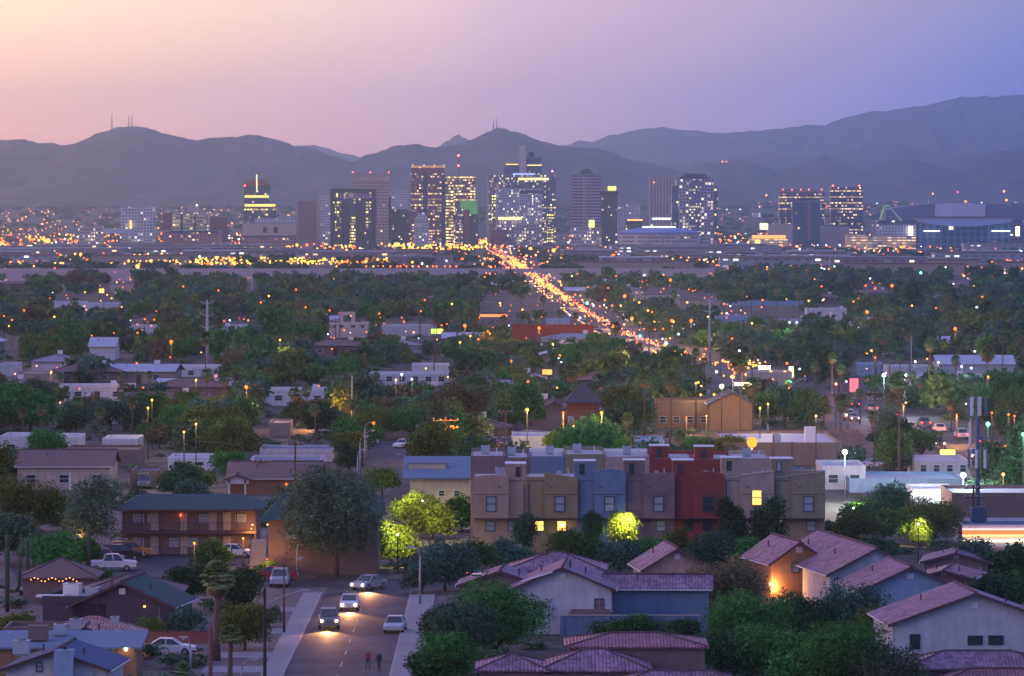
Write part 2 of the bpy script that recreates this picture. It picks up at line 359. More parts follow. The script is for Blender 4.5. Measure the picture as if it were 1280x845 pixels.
def tree_variant(kind, seed):
    k = (kind, seed)
    if k in TV: return TV[k]
    spec = {'round': (6000, .075, 1., .85, 11), 'tall': (6000, .07, .75, 1.35, 13), 'spread': (6000, .07, 1.15, .65, 12), 'airy': (3600, .06, 1.05, .8, 14), 'cypress': (3500, .07, .35, 1.5, 9), 'bush': (3500, .09, 1.1, .6, 9)}[kind]
    n, lf, rx, rz, lb = spec; hf = HF[kind]
    if kind == 'cypress':
        g = np.random.default_rng(seed); z = g.uniform(0, 1, n); rr = .42*(1-z)**.7*g.uniform(.7, 1.05, n); a = g.uniform(0, 6.283, n)
        P = np.stack([rr*np.cos(a), rr*np.sin(a), z*3-1.45], 1); u = g.normal(size=(n, 3))*.05; v = np.cross(u, g.normal(size=(n, 3))); v *= .04/np.linalg.norm(v, axis=1)[:, None]
        Q = np.stack([P-u, P-v, P+u, P+v], 1); L = np.array([(0, 0, 0, .3)])
    else: Q, L = crown_arrays(seed, n, lf, rx, rz, lb)
    Q = Q+np.array([0, 0, hf])
    TV[k] = (quads_mesh('crown', Q, LEAF['green']), trunk_mesh(L, seed, hf), hf); return TV[k]
TREES = []
def tree(p, rad, kind='round', leaf='green', seed=None, name=None, label=None, group=None, cat='tree', zs=1.0, fine=None):
    """p: foot of the trunk, rad: crown radius in metres"""
    seed = seed if seed is not None else rnd.randrange(6)
    cm, tm, hf = tree_variant(kind, seed)
    if fine:                                        # a crown of its own with many small leaves
        n, lf = fine; spec = {'round': (1., .85, 15), 'tall': (.78, 1.3, 20), 'spread': (1.15, .65, 16), 'airy': (1.05, .8, 20), 'bush': (1.1, .6, 12)}[kind]+(HF[kind],)
        Q, L = crown_arrays(seed+50, n, lf/rad, spec[0], spec[1], spec[2]); cm = quads_mesh('crown', Q+np.array([0, 0, spec[3]]), LEAF[leaf]); tm = trunk_mesh(L, seed, spec[3], .05)
    o = empty(name or ('bush' if kind == 'bush' else 'cypress_tree' if kind == 'cypress' else 'tree'), p, rnd.uniform(0, 6.28), label, cat, group); o.scale = (rad, rad, rad*zs)
    for nm, me in (('crown', cm), ('trunk', tm)):
        c = mobj(nm, me, o)
        if nm == 'crown': c.material_slots[0].link = 'OBJECT'; c.material_slots[0].material = LEAF[leaf]
    o['_k'] = kind; o['_l'] = leaf; TREES.append(o); return o
def fan_mesh(seed, nfr=64, blades=11, skirt=20):
    g = random.Random(seed); mb = MB(); sk = MB()
    for i in range(nfr+skirt):
        m = mb if i < nfr else sk
        a = g.uniform(0, 6.283); e = g.uniform(-.5, 1.35) if i < nfr else g.uniform(-1.5, -.75)
        d = Vector((math.cos(a)*math.cos(e), math.sin(a)*math.cos(e), math.sin(e))); side = Vector((-math.sin(a), math.cos(a), 0)); up = side.cross(d)*-1
        L = g.uniform(.75, 1.0)*(1 if i < nfr else .95); b0 = d*L*.5
        for k in range(blades):
            q = (k/(blades-1)-.5)*2.2; dd = (d*math.cos(q)+side*math.sin(q)).normalized()
            e1 = b0+dd*L*.34; e2 = b0+dd*L*.52-Vector((0, 0, .14*L)); w = side*math.cos(q)*.06+d*(-math.sin(q))*.06
            m.add([b0, e1-w, e2, e1+w], [(0, 1, 2, 3)])
        w = side*.012; m.add([Vector((0, 0, 0))-w, b0-w, b0+w, Vector((0, 0, 0))+w], [(0, 1, 2, 3)])
    return mb, sk
dead = mat('dead_fronds', (.34, .24, .13), var=.3, scale=2); frond = leafmat('palm_frond', (.20, .26, .10), .25)
PV = {}
PALMS = []
def palm(p, h, r, seed=0, label=None, group=None, skirt=True, tw=.22):
    if seed not in PV:
        a, b = fan_mesh(seed); PV[seed] = (a.mesh('crown', frond), b.mesh('frond_skirt', dead))
    o = empty('palm_tree', p, rnd.uniform(0, 6), label, 'palm tree', group)
    bx = rnd.uniform(-.04, .04)*h; tk = ('t', round(h/1.5))
    mb = MB().tube([(0, 0, -.1), (bx*.2, 0, h*.3), (bx*.6, 0, h*.7), (bx, 0, h)], [tw*1.5, tw, tw*.85, tw*.8], 8); mb.build('trunk', palmbark, o, smooth=True)
    for nm, me in zip(('crown', 'frond_skirt'), PV[seed]):
        if nm == 'frond_skirt' and not skirt: continue
        c = mobj(nm, me, o); c.location = (bx, 0, h); c.scale = (r, r, r)
    o['_h'] = h; PALMS.append(o); return o
cact = mat('cactus_skin', (.07, .09, .05), var=.25, scale=2, bump=.3)
def saguaro(p, h, arms, label):
    o = empty('saguaro_cactus', p, 0, label, 'cactus')
    def limb(pts, r, nm):
        n = len(pts); mb = MB(); m = 12; P = [Vector(q) for q in pts]; vs = []
        mb.tube(P+[P[-1]+Vector((0, 0, r*.6)), P[-1]+Vector((0, 0, r*.95))], [r*.85]+[r]*(n-1)+[r*.75, r*.2], 14)
        mb.build(nm, cact, o, smooth=True)
    limb([(0, 0, 0), (0, 0, h*.4), (0, 0, h)], .24, 'stem')
    for s, z0, out, top in arms: limb([(0, 0, z0), (s*out*.6, 0, z0+.05), (s*out, 0, z0+.5), (s*out, 0, top)], .17, 'arm')
    return o

# ---------------------------------------------------------------- towers and blocks of the centre
dark = mat('dark_metal', (.04, .04, .05), rough=.5, var=.1); concrete = mat('concrete', (.36, .33, .31), var=.12, scale=.6)
white = mat('white_paint', (.75, .74, .74), var=.06, scale=1.5); greyroof = mat('grey_roof', (.42, .40, .40), var=.12, scale=.5)
paleroof = mat('pale_roof', (.46, .46, .52), var=.1, scale=.4, bump=.15); asphalt = mat('asphalt', (.055, .055, .062), var=.3, scale=.6, rough=.75, bump=.2)
_t = asphalt.node_tree; _p = _t.nodes['Principled BSDF']; _tc = nd(_t, 'ShaderNodeTexCoord'); _v = nd(_t, 'ShaderNodeTexVoronoi', Scale=.16); _v.feature = 'DISTANCE_TO_EDGE'; _t.links.new(_tc.outputs['Object'], _v.inputs[0])
_n = nd(_t, 'ShaderNodeTexNoise', Scale=.12, Detail=2.0); _t.links.new(_tc.outputs['Object'], _n.inputs[0]); _o = _p.inputs['Base Color'].links[0].from_socket
_t.links.new(mixc(_t, 1.0, mixc(_t, 1.0, _o, ramp(_t, _v.outputs['Distance'], [(0.004, .35), (.012, 1)]), 'MULTIPLY'), ramp(_t, _n.outputs[0], [(.46, .75), (.5, 1.25)]), 'MULTIPLY'), _p.inputs['Base Color'])
e_red = emat('beacon_red', (1, .08, .05), 12); e_white = emat('light_white', (.65, .85, 1), 4); e_warm = emat('light_warm', (1, .38, .09), 3.4)
e_orange = emat('light_orange', (1, .14, .012), 2.8); e_yel = emat('light_yellow', (1, .50, .06), 3); e_teal = emat('light_teal', (.1, 1, .75), 8); e_green = emat('light_green', (.25, 1, .3), 3)
LM = []                                           # landmarks (phrase, px, py)
def landmark(ph, px, py): LM.append((ph, px, py))
def tower(name, px0, px1, pt, pb, Y, m, label, cat='tower', dep=None, cap=None, roofm=None, parts=()):
    """px0..px1 x pt..pb block at distance Y; parts: (name, px0, px1, ptop, pbot, dy0, dy1, material) sticking out of or standing on it"""
    xa, xb = Xp(px0, Y), Xp(px1, Y); xc = (xa+xb)/2; w = xb-xa; zb = gz(Y)-1; dep = dep or max(18, w*.7)
    o = empty(name, (xc, Y, zb), 0, label, cat); zt = Zp(pt, Y)-zb
    MB().box(-w/2, w/2, 0, dep, 0, zt).build('body', m, o)
    MB().box(-w/2+.8, w/2-.8, .8, dep-.8, zt+.02, zt+1.2).build('parapet', roofm or concrete, o)
    for i, (nm, a, b, t0, b0, dy0, dy1, pm) in enumerate(parts):
        e = 0.03*(i+1)
        MB().box(Xp(a, Y)-xc, Xp(b, Y)-xc, dy0-e if dy0 <= 0 else dy0, dy1, Zp(b0, Y)-zb, Zp(t0, Y)-zb).build(nm, pm, o)
    return o
def beacon(o, px, py, Y, m=e_red, r=.9, nm='beacon'):
    MB().ball((Xp(px, Y)-o.location.x, -1, Zp(py, Y)-o.location.z), r, 6, 4).build(nm, m, o)
amber = (1.0, .72, .20)
f_glassband = facade('facade_glass_bands', (0.14, 0.14, 0.19), (.05, .06, .09), amber, .06, 2.2, 3.6, .8, .55, 2.2, rowlit=.12)
f_redbrick = facade('facade_red_brick', (0.32, 0.14, 0.14), (.05, .04, .05), (1, .62, .28), .30, 3.2, 4.0, .7, .45, 2.0, rowlit=.2)
f_brickgold = facade('facade_gold_rows', (0.29, 0.16, 0.16), (.06, .05, .05), (1, .66, .26), .5, 2.6, 4.0, .85, .5, 2.4, rowlit=.25)
f_beige = facade('facade_beige_grid', (0.58, 0.41, 0.35), (.09, .08, .10), (1, .7, .4), .03, 3.4, 4.6, .62, .42, 1.6)
f_darkarch = facade('facade_dark_plain', (0.12, 0.09, 0.12), (.05, .05, .07), amber, .10, 3.6, 4.2, .6, .45, 2.0)
f_lit = facade('facade_lit_windows', (0.14, 0.13, 0.14), (.2, .15, .06), (1, .80, .22), .85, 3.6, 4.2, .7, .5, 3.0)
f_hotel = facade('facade_hotel_grid', (0.55, 0.52, 0.58), (.07, .08, .12), (1, .84, .55), .28, 2.8, 3.6, .5, .5, 2.4)
f_podium = facade('facade_podium_grid', (0.52, 0.43, 0.43), (.07, .06, .08), (1, .8, .5), .30, 3.4, 4.4, .5, .5, 2.0)
f_blueglass = facade('facade_blue_glass', (0.07, 0.13, 0.23), (.03, .07, .14), amber, .05, 3.4, 3.8, .85, .7, 1.2)
f_mixglass = facade('facade_mixed_glass', (0.19, 0.20, 0.29), (.05, .07, .12), (1, .75, .35), .30, 2.8, 3.8, .65, .5, 2.4, rowlit=.12)
f_stripe = facade('facade_striped', (0.52, 0.35, 0.38), (.07, .09, .16), (1, .7, .4), .0, 400, 4.4, 1.0, .5, 1)
f_darkt = facade('facade_dark_tower', (0.13, 0.12, 0.13), (.04, .05, .07), (1, .8, .5), .06, 3, 3.8, .6, .5, 1.4)
f_sand = facade('facade_sand_vertical', (0.55, 0.41, 0.39), (.16, .13, .15), (1, .8, .45), .015, 4.5, 4.4, .4, .8, 2.0)
f_post = facade('facade_square_grid', (0.49, 0.39, 0.43), (.04, .07, .13), (1, .84, .62), .22, 4.2, 4.2, .66, .62, 2.2)
f_ofc = facade('facade_office_lit', (0.10, 0.10, 0.14), (.03, .05, .09), (1, .66, .33), .30, 2.8, 4.2, .72, .42, 1.9, rowlit=.22)
f_gar = facade('facade_garage', (0.55, 0.48, 0.43), (.35, .22, .10), (1, .62, .28), .75, 6, 3.4, .85, .45, 1.1)
f_pale = facade('facade_pale_block', (0.62, 0.58, 0.61), (.12, .11, .14), (1, .8, .5), .08, 4, 4, .5, .45, 1.6)
f_brick2 = facade('facade_brick_low', (0.43, 0.20, 0.19), (.08, .06, .07), (1, .7, .4), .10, 5, 4.4, .5, .4, 1.6)
plain_brown = mat('plain_brown_wall', (.32, .20, .19), var=.06, scale=.02); frame_tan = mat('tan_frame', (.50, .39, .37), var=.06, scale=.02)
beige_wall = mat('beige_wall', (.58, .45, .36), var=.08, scale=.05); redwall = mat('maroon_wall', (.28, .10, .10), var=.1, scale=.03)
frame_dark = mat('dark_frame', (.075, .055, .075), var=.06, scale=.02); bluegl = mat('blue_glass', (.04, .07, .13), rough=.25, var=.1, scale=.02)
Yc = 6800
o = tower('office_tower', 305, 337, 232, 302, 6750, f_glassband, 'glass tower with a curved reddish crown, glowing spire and two yellow lit floors', parts=[
    ('lit_floor', 306, 336, 244.5, 246.8, -.4, 1, emat('lit_floor_y', (1, .66, .12), 2.2)), ('lit_floor', 306, 344, 255.3, 258, -.4, 1, emat('lit_floor_y', (1, .66, .12), 2.2)),
    ('side_wing', 337, 345, 256, 300, 2, 26, f_glassband), ('spire', 320.4, 321.6, 218, 240, -1, 0, emat('spire_glow', (1, .85, .35), 1.6))])
cr = MB(); pts = [(Xp(305, 6750)+i*(Xp(337, 6750)-Xp(305, 6750))/12-o.location.x, 0) for i in range(13)]
prof = [(x, Zp(232-8*math.sin(math.pi*(i/12*.8+.1))+(1 if i > 9 else 0), 6750)-o.location.z) for i, (x, _) in enumerate(pts)]
cr.prism([(pts[0][0], Zp(234, 6750)-o.location.z), (pts[-1][0], Zp(234, 6750)-o.location.z)]+prof[::-1], .5, 20); cr.build('curved_crown', mat('reddish_crown', (.34, .12, .09), var=.2, scale=.05), o)
beacon(o, 306, 232, 6750); landmark('spire tower', 321, 290)
o = tower('municipal_building', 303, 370, 280, 300, 6500, beige_wall, 'wide beige concrete block with dark central windows under the spire tower', 'office building', dep=50, parts=[
    ('upper_floor', 318, 366, 273, 280, 4, 40, f_pale), ('window_band', 329, 347, 284, 291, -.4, 1, dark), ('pier', 333.5, 342, 283, 292, -.8, 1, beige_wall), ('ledge', 302, 371, 294.5, 296, -1.5, 0, dark), ('base_wall', 303, 376, 297, 309, -18, -1.6, f_brick2)])
o = tower('blank_tower', 369, 399, 249, 304, 6700, frame_tan, 'windowless brown tower with a pale frame around its face', parts=[('blank_face', 372.5, 395.5, 251, 303, -.6, 1, plain_brown)])
tower('apartment_slab', 399, 414, 244, 300, 7050, f_pale, 'narrow pale slab squeezed between the windowless brown and the black framed towers')
o = tower('bank_tower', 413, 470, 236, 304, 6600, f_darkarch, 'broad black framed tower with a glowing yellow arched column up its middle', parts=[
    ('frame', 413, 416.5, 236, 304, -1.5, 1, frame_dark), ('frame', 466, 470, 236, 304, -1.5, 1, frame_dark), ('frame', 416.5, 466, 236, 239, -1.5, 1, frame_dark), ('mullion_crown', 419, 463, 241.5, 248, -.5, .5, facade('facade_crown_fins', (0.43, 0.32, 0.38), (.06, .05, .07), amber, .12, 3.5, 9, .45, .8, 2)),
    ('blank_panel', 427, 437, 254, 303, -.7, .5, frame_dark), ('blank_panel', 444.5, 456, 254, 303, -.7, .5, frame_dark), ('lit_column', 437.5, 444, 271, 303, -.9, .5, f_lit), ('lit_corner', 419, 426, 252, 285, -.9, .5, facade('facade_lit_corner', (0.14, 0.12, 0.13), (.05, .05, .07), (1, .75, .2), .5, 4, 4.5, .7, .5, 2.6)),
    ('lit_corner', 456.5, 463, 252, 285, -.9, .5, facade('facade_lit_corner', (0.14, 0.12, 0.13), (.05, .05, .07), amber, .5, 4, 4.5, .7, .5, 2.6))])
MB().tube([(-3.5, -1.2, 0), (0, -1.2, 3.5), (3.5, -1.2, 0)], .3, 5).build('arch_trim', dark, o).location = (0, 0, Zp(271, 6600)-o.location.z)
landmark('black framed tower', 441, 290)
o = tower('hotel_tower', 441, 486, 217, 300, 6900, f_beige, 'tall beige tower of small square windows with a flaring top', parts=[('flared_top', 440, 487, 216, 226, -1.2, 32, facade('facade_flared_top', (0.61, 0.41, 0.35), (.30, .2, .18), amber, 0, 4, 20, .4, .7, 0)), ('side_shaft', 486, 488.5, 246, 300, 1, 20, dark)])
for q in (441, 463, 486): beacon(o, q, 215.5, 6900, r=.7)
tower('apartment_slab', 487, 512, 238, 300, 7300, f_pale, 'faded pale slab behind the beige and the red brick towers')
tower('office_block', 488, 513, 262, 302, 6950, f_darkt, 'low dark glass block at the foot of the faded pale slab', 'office building')
o = tower('brick_tower', 514, 556, 209, 306, 6750, f_redbrick, 'tallest red brick tower with lit floors and a dark strip down its face', parts=[('dark_strip', 529, 534, 216, 306, -.6, .5, bluegl), ('dark_strip', 552, 557, 218, 306, -.8, .5, bluegl), ('roof_rim', 513.6, 556.4, 207.3, 209.5, -1, 30, emat('rim_glow', (.9, .45, .25), .55)),
    ('crown_band', 514, 556, 210, 217, -.5, .5, mat('crown_brick', (.30, .11, .08), var=.1, scale=.05))])
for q in (516, 530, 543, 555): beacon(o, q, 206.5, 6750, e_warm, .7)
landmark('tallest red brick tower', 535, 295)
o = tower('brick_tower', 554, 594, 219.5, 306, 6850, f_brickgold, 'red brick tower with golden lit window rows next to the tallest brick one', parts=[('lit_bay', 555, 567.5, 234, 305, -.8, .5, facade('facade_gold_bay', (0.29, 0.17, 0.14), (.2, .12, .05), (1, .70, .28), .75, 3.2, 4.4, .9, .5, 2.4)), ('roof_rim', 554, 594, 218.5, 220, -1, 28, concrete)])
mb = MB().tube([(0, 0, 0), (0, 0, Zp(193, 6850)-Zp(219, 6850))], [.5, .25], 5); mm = mb.build('antenna_mast', dark, o); mm.location = (Xp(573, 6850)-o.location.x, 8, Zp(219, 6850)-o.location.z)
beacon(o, 573, 194.5, 6850, r=1.3); beacon(o, 573, 207, 6850, r=1.2)
tower('glass_block', 569, 598, 252, 306, 6550, f_darkt, 'teal glass block with a green glowing top storey', 'office building', parts=[('green_crown', 575, 597, 250.5, 268, -.7, .5, emat('green_top_glow', (.16, .5, .17), .42)), ('brick_pier', 579, 587, 262, 305, -1, .5, redwall), ('glass_bay', 570, 578, 260, 304, -.8, .5, f_mixglass)])
o = tower('setback_hotel', 518, 536, 277, 305, 6450, f_pale, 'small pale stepped tower with a rounded top before the red brick tower', parts=[('setback', 520, 534, 270, 277, 2, 14, f_pale), ('setback', 522.5, 531.5, 266, 270, 4, 12, f_pale)])
o = tower('glass_tower', 612, 695, 219, 306, 6900, f_mixglass, 'broad glass tower with a yellow lit crown around the pale slab', parts=[('lit_crown', 648, 686, 222.5, 225, -.8, .5, emat('lit_crown', (1, .72, .2), 2.4)), ('roof_sign', 641, 669, 216.6, 218.3, -1, 0, emat('sign_blue', (.25, .3, 1), 2.0)), ('corner_lights', 684, 693, 266, 274, -.8, .5, f_lit), ('corner_lights', 684, 693, 284, 304, -.8, .5, f_lit),
    ('edge_fin', 608.6, 611, 225, 303, -2, 0, mat('pale_fin', (.6, .55, .55), var=.05, scale=.05)), ('side_wing', 611, 631, 227, 303, -1, 10, facade('facade_pink_wing', (0.49, 0.32, 0.35), (.06, .06, .09), (1, .8, .4), .25, 3, 4, .6, .5, 2.2))])
o.children[0]
beacon(o, 690.5, 214, 6900, emat('beacon_pink', (1, .3, .6), 6), 1.2); landmark('broad glass tower', 652, 300)
o = tower('slab_skyscraper', 649, 658.5, 182.5, 306, 7150, mat('slab_pale', (.62, .50, .47), var=.05, scale=.02), 'slender pale slab tower rising highest of all above the broad glass tower', parts=[('glass_wing', 631, 649, 204, 306, 2, 26, f_blueglass), ('glass_wing', 658.6, 677, 196.5, 306, 2, 26, f_blueglass), ('lit_floor', 632, 648, 205, 205.8, 1.4, 2, e_yel), ('lit_floor', 659, 677, 206, 207, 1.4, 2, emat('lit_floor_y', (1, .66, .12), 2.2)), ('edge', 657.9, 658.7, 181.5, 216, -.6, 6, dark), ('roof_house', 661, 668, 190, 196, 8, 20, dark)])
o = tower('hotel_block', 620, 678, 236.5, 277, 6550, f_hotel, 'wide pale hotel with a grid of lit windows before the broad glass tower', 'hotel', dep=30, parts=[('lit_band', 623, 652, 271.5, 274.5, -.8, .5, emat('band_gold', (1, .66, .22), 2.6)), ('dark_band', 650, 678, 238, 242, -.6, .5, bluegl), ('podium', 619, 677, 277.2, 300, -3, 26, f_podium), ('base_box', 613, 634, 287, 306, -8, -3.1, redwall), ('edge_lights', 615, 619.5, 244, 275, 3, 20, f_lit)])
o = tower('stepped_tower', 714, 752, 219, 296, 6800, f_stripe, 'striped pinkish tower with a pyramid cap', parts=[('corner_bay', 729, 733, 222, 296, -.6, .5, f_sand)])
w = Xp(752, 6800)-Xp(714, 6800)
mb = MB(); a, b, zt = w*.28, w*.10, Zp(219, 6800)-o.location.z; h = Zp(211, 6800)-Zp(219, 6800); q = 14
mb.add([(-a, q-a, zt), (a, q-a, zt), (a, q+a, zt), (-a, q+a, zt), (-b, q-b, zt+h), (b, q-b, zt+h), (b, q+b, zt+h), (-b, q+b, zt+h)], [(0,1,5,4),(1,2,6,5),(2,3,7,6),(3,0,4,7),(4,5,6,7)]); mb.build('pyramid_cap', dark, o)
o = tower('capped_tower', 751, 769, 240, 300, 6600, f_darkt, 'dark tower with a yellow lit sign on an overhanging cap', parts=[('cap', 750, 773, 239.5, 243, -3, 24, dark), ('cap_box', 753, 771, 232.5, 239.5, 2, 18, plain_brown), ('lit_sign', 760, 770, 233, 238, -.5, 1, emat('sign_yellow', (.85, .9, .15), 1.6)), ('side_face', 769, 771.5, 243, 300, 2, 22, f_darkt)])
tower('court_block', 765, 800, 255, 298, 7250, f_pale, 'hazy low block with scattered lights between the capped and the sand coloured towers', 'office building')
tower('office_block', 782, 803, 274.5, 290, 6700, f_darkt, 'small dark block with a single lit roof edge', 'office building', parts=[('lit_edge', 784, 803, 274.5, 275.6, -.6, .4, e_warm)])
tower('podium_block', 714, 752, 285, 303, 6450, f_podium, 'low brown block with lit arches before the pyramid capped tower', 'office building', parts=[('lit_stair', 736, 743, 275, 284, -.3, 2, emat('stair_yellow', (.9, .9, .2), 2))])
o = tower('sandstone_tower', 811.5, 845, 221.5, 295, 6950, f_sand, 'plain sand coloured tower behind the square gridded tower', parts=[('roof_rim', 811, 846, 220, 222.3, -1, 24, frame_tan), ('lit_sign', 815, 840, 272.3, 274.4, -.5, .3, emat('sign_white', (.8, .9, 1), 2))])
beacon(o, 817.5, 228, 6950, e_warm, .8)
o = tower('gridded_tower', 840, 897, 232, 304, 6500, f_post, 'square gridded tower with a low pyramidal cap and many small lights', parts=[('upper_block', 845, 892, 224, 232, 3, 34, f_post), ('blue_bay', 861, 876, 225, 302, -.8, .5, f_mixglass), ('side_bay', 840, 848, 233, 302, -.5, .5, facade('facade_bay_dark', (0.09, 0.12, 0.19), (.03, .06, .12), amber, .12, 3.2, 4.2, .8, .6, 1.8)), ('side_bay', 892, 897, 233, 300, -.7, .5, facade('facade_bay_dark', (0.09, 0.12, 0.19), (.03, .06, .12), amber, .12, 3.2, 4.2, .8, .6, 1.8))])
mb = MB(); zt = Zp(224, 6500)-o.location.z; h = Zp(217, 6500)-Zp(224, 6500); a, b = 22, 13
mb.add([(-a, 3, zt), (a, 3, zt), (a, 34, zt), (-a, 34, zt), (-b, 9, zt+h), (b, 9, zt+h), (b, 28, zt+h), (-b, 28, zt+h)], [(0,1,5,4),(1,2,6,5),(2,3,7,6),(3,0,4,7),(4,5,6,7)]); mb.build('pyramid_cap', dark, o)
landmark('square gridded tower', 868, 300)
o = tower('office_tower', 975, 1031, 240, 285, 6850, f_ofc, 'dark office tower with stepped shoulders and red roof lights', parts=[('setback', 978, 1029, 238, 240, 2, 26, dark)])
for q in (979, 990, 1001, 1011, 1027): beacon(o, q, 237, 6850, r=.7)
tower('glass_tower', 991, 1025, 252, 308, 6500, facade('facade_slate_glass', (0.09, 0.12, 0.19), (.04, .07, .13), amber, .015, 3, 4, .8, .6, 1.5), 'slim slate glass tower with a pinkish strip before the stepped dark tower', parts=[('centre_strip', 1009, 1014, 253, 300, -.6, .4, mat('rosy_strip', (.30, .16, .18), var=.1, scale=.05)), ('top_house', 995, 1022, 248, 252, 2, 18, dark)])
o = tower('office_tower', 1039, 1079, 234, 300, 6750, f_ofc, 'dark tower full of lit window dashes with two red corner lights', parts=[('crown_dip', 1043, 1075, 233, 236, 2, 24, dark)])
for q in (1041, 1074): beacon(o, q, 232, 6750, r=.9)
landmark('dark tower with red corner lights', 1059, 300)
o = tower('apartment_building', 150, 193, 259, 286, 6300, facade('facade_white_flats', (0.62, 0.62, 0.62), (.14, .12, .15), (1, .85, .6), .12, 4, 4, .55, .5, 1.6), 'pale gridded apartment block on the edge of the centre', 'apartment building', parts=[('penthouse', 165, 184, 257, 259, 4, 20, frame_tan), ('lamp', 162.5, 164.5, 276, 286, -2, -1, e_warm)])
landmark('pale apartment block', 172, 290)
o = tower('hospital_building', 204, 260, 266, 289, 6300, f_podium, 'hospital block with a cream lit centre between red brick ends', 'hospital', parts=[('brick_wing', 203, 215, 266, 288, -.8, 20, redwall), ('cream_front', 215.5, 258, 268, 288, -.6, .4, facade('facade_cream', (0.62, 0.58, 0.35), (.20, .14, .06), (1, .72, .3), .35, 4.5, 4.6, .8, .45, 1.6)), ('roof_house', 234, 248, 257, 266, 4, 18, frame_tan), ('teal_pier', 226, 228.5, 267, 289, -1, .3, dark), ('teal_pier', 242.5, 245, 267, 289, -1, .3, dark)])
beacon(o, 246, 256.5, 6300, e_white, 1.2)
tower('brick_block', 260, 284, 271.5, 302, 6350, redwall, 'plain maroon brick block beside the cream fronted hospital', 'office building')
tower('brick_block', 204, 275, 289.5, 306, 6150, f_brick2, 'long low brick building under the hospital block', 'office building', parts=[('glass_roof', 212, 272, 288.6, 290.5, -1, 16, bluegl)])
tower('gallery_building', 98, 128, 283, 296, 6200, f_podium, 'low pale hall with a metal roof on the warm side of the centre', 'hall', parts=[('metal_roof', 128, 164, 286, 292, 0, 26, mat('metal_roof', (.55, .6, .68), rough=.4, var=.05, metal=.3))])
tower('parking_garage', 1058, 1082, 294, 312, 6000, f_gar, 'lit multi level parking garage with open sides near the stadium', 'parking garage'); tower('parking_garage', 1085, 1145, 296, 312, 5950, f_gar, 'longer lit parking garage right before the stadium', 'parking garage')
tower('convention_hall', 960, 990, 281, 297, 6700, beige_wall, 'beige hall block with a lit sign box beside the slate glass tower', 'hall', parts=[('sign_box', 950, 960, 279, 287, 0, 6, emat('sign_cream', (1, .8, .45), 1.6))]); tower('convention_hall', 1025, 1062, 284, 298, 6600, frame_tan, 'blank tan hall wall behind the slate glass tower', 'hall')
tower('shopping_center', 938, 985, 297, 309, 6200, f_gar, 'bright orange lit shopping building before the slate glass tower', 'shop', parts=[('lit_fascia', 940, 982, 294, 298, -.8, 4, emat('fascia_orange', (1, .42, .10), 1.4)), ('lit_wall', 944, 950, 300, 308, -1, 0, e_warm)])
# arena with a shallow dome
Ya = 6350; o = empty('arena', (Xp(825, Ya), Ya+45, gz(Ya)-1), 0, 'round arena with a shallow blue roof and white glowing ring on top', 'arena')
rw = (Xp(876, Ya)-Xp(775, Ya))/2; zb = gz(Ya)-1
def disc(rads, m, nm, par, n=40, sy=.75):
    mb = MB(); vs = []; fs = []
    for r, z in rads:
        vs += [(r*math.cos(2*math.pi*k/n), sy*r*math.sin(2*math.pi*k/n), z) for k in range(n)]
    for j in range(len(rads)-1): fs += [(j*n+k, j*n+(k+1) % n, (j+1)*n+(k+1) % n, (j+1)*n+k) for k in range(n)]
    fs.append(tuple((len(rads)-1)*n+k for k in range(n)))
    mb.add(vs, fs); return mb.build(nm, m, par)
z = lambda py: Zp(py, Ya)-zb
disc([(rw, 0), (rw, z(293))], facade('facade_arena', (0.61, 0.49, 0.52), (.2, .14, .1), (1, .6, .3), .1, 8, 5, .8, .4, 1), 'wall', o); disc([(rw*1.04, z(293)), (rw*1.04, z(290.5)), (rw*.85, z(288)), (rw*.42, z(284.6))], mat('arena_roof', (.22, .25, .5), var=.06, scale=.05, rough=.5), 'roof', o)
disc([(rw*.42, z(284.7)), (rw*.41, z(283.6)), (rw*.3, z(283.2))], emat('arena_glow', (.85, .92, 1), 3.0), 'glowing_ring', o); landmark('round arena', 825, 300)
# stadium
Ys = 6300; zb = gz(Ys)-1; xc = Xp(1195, Ys); o = empty('stadium', (xc, Ys, zb), 0, 'huge stadium with an arched sliding roof and curved blue front canopy', 'stadium'); x = lambda p: Xp(p, Ys)-xc; z = lambda py: Zp(py, Ys)-zb
MB().box(x(1100), x(1300), 40, 170, 0, z(276)).build('hall', facade('facade_stadium', (0.17, 0.16, 0.25), (.04, .06, .1), (1, .9, .7), .03, 6, 6, .6, .4, 2), o)
def arch(a, b, pa, pm, pb_, y0, y1, m, nm, base, n=16):
    pts = [(x(a)+(x(b)-x(a))*i/n, z(pa+(pb_-pa)*i/n-(((pa+pb_)/2-pm)*math.sin(math.pi*i/n)))) for i in range(n+1)]
    return MB().prism([(x(a), z(base)), (x(b), z(base))]+pts[::-1], y0, y1).build(nm, m, o)
arch(1112, 1300, 262, 253, 262, 60, 160, mat('stadium_roof', (.16, .18, .27), var=.08, scale=.03, rough=.5), 'arched_roof', 276.5)
arch(1174, 1237, 255.6, 253.6, 255.6, 57, 59.7, mat('stadium_panel', (.50, .52, .62), var=.05, scale=.03, rough=.45), 'roof_panel', 271)
MB().box(x(1147), x(1264), 10, 50, 0, z(278)).build('front', facade('facade_stadium_front', (0.14, 0.23, 0.38), (.04, .09, .16), (1, .9, .7), .06, 9, 9, .7, .8, 1), o)
n = 16; top = [(x(1146)+(x(1266)-x(1146))*i/n, z(274.5)) for i in range(n+1)]; bot = [(px_, z(277+6.5*math.sin(math.pi*i/n))) for i, (px_, _) in enumerate(top)]
MB().prism(bot+top[::-1], 4, 9.5).build('curved_canopy', mat('canopy_blue', (.42, .50, .74), var=.05, scale=.05), o)
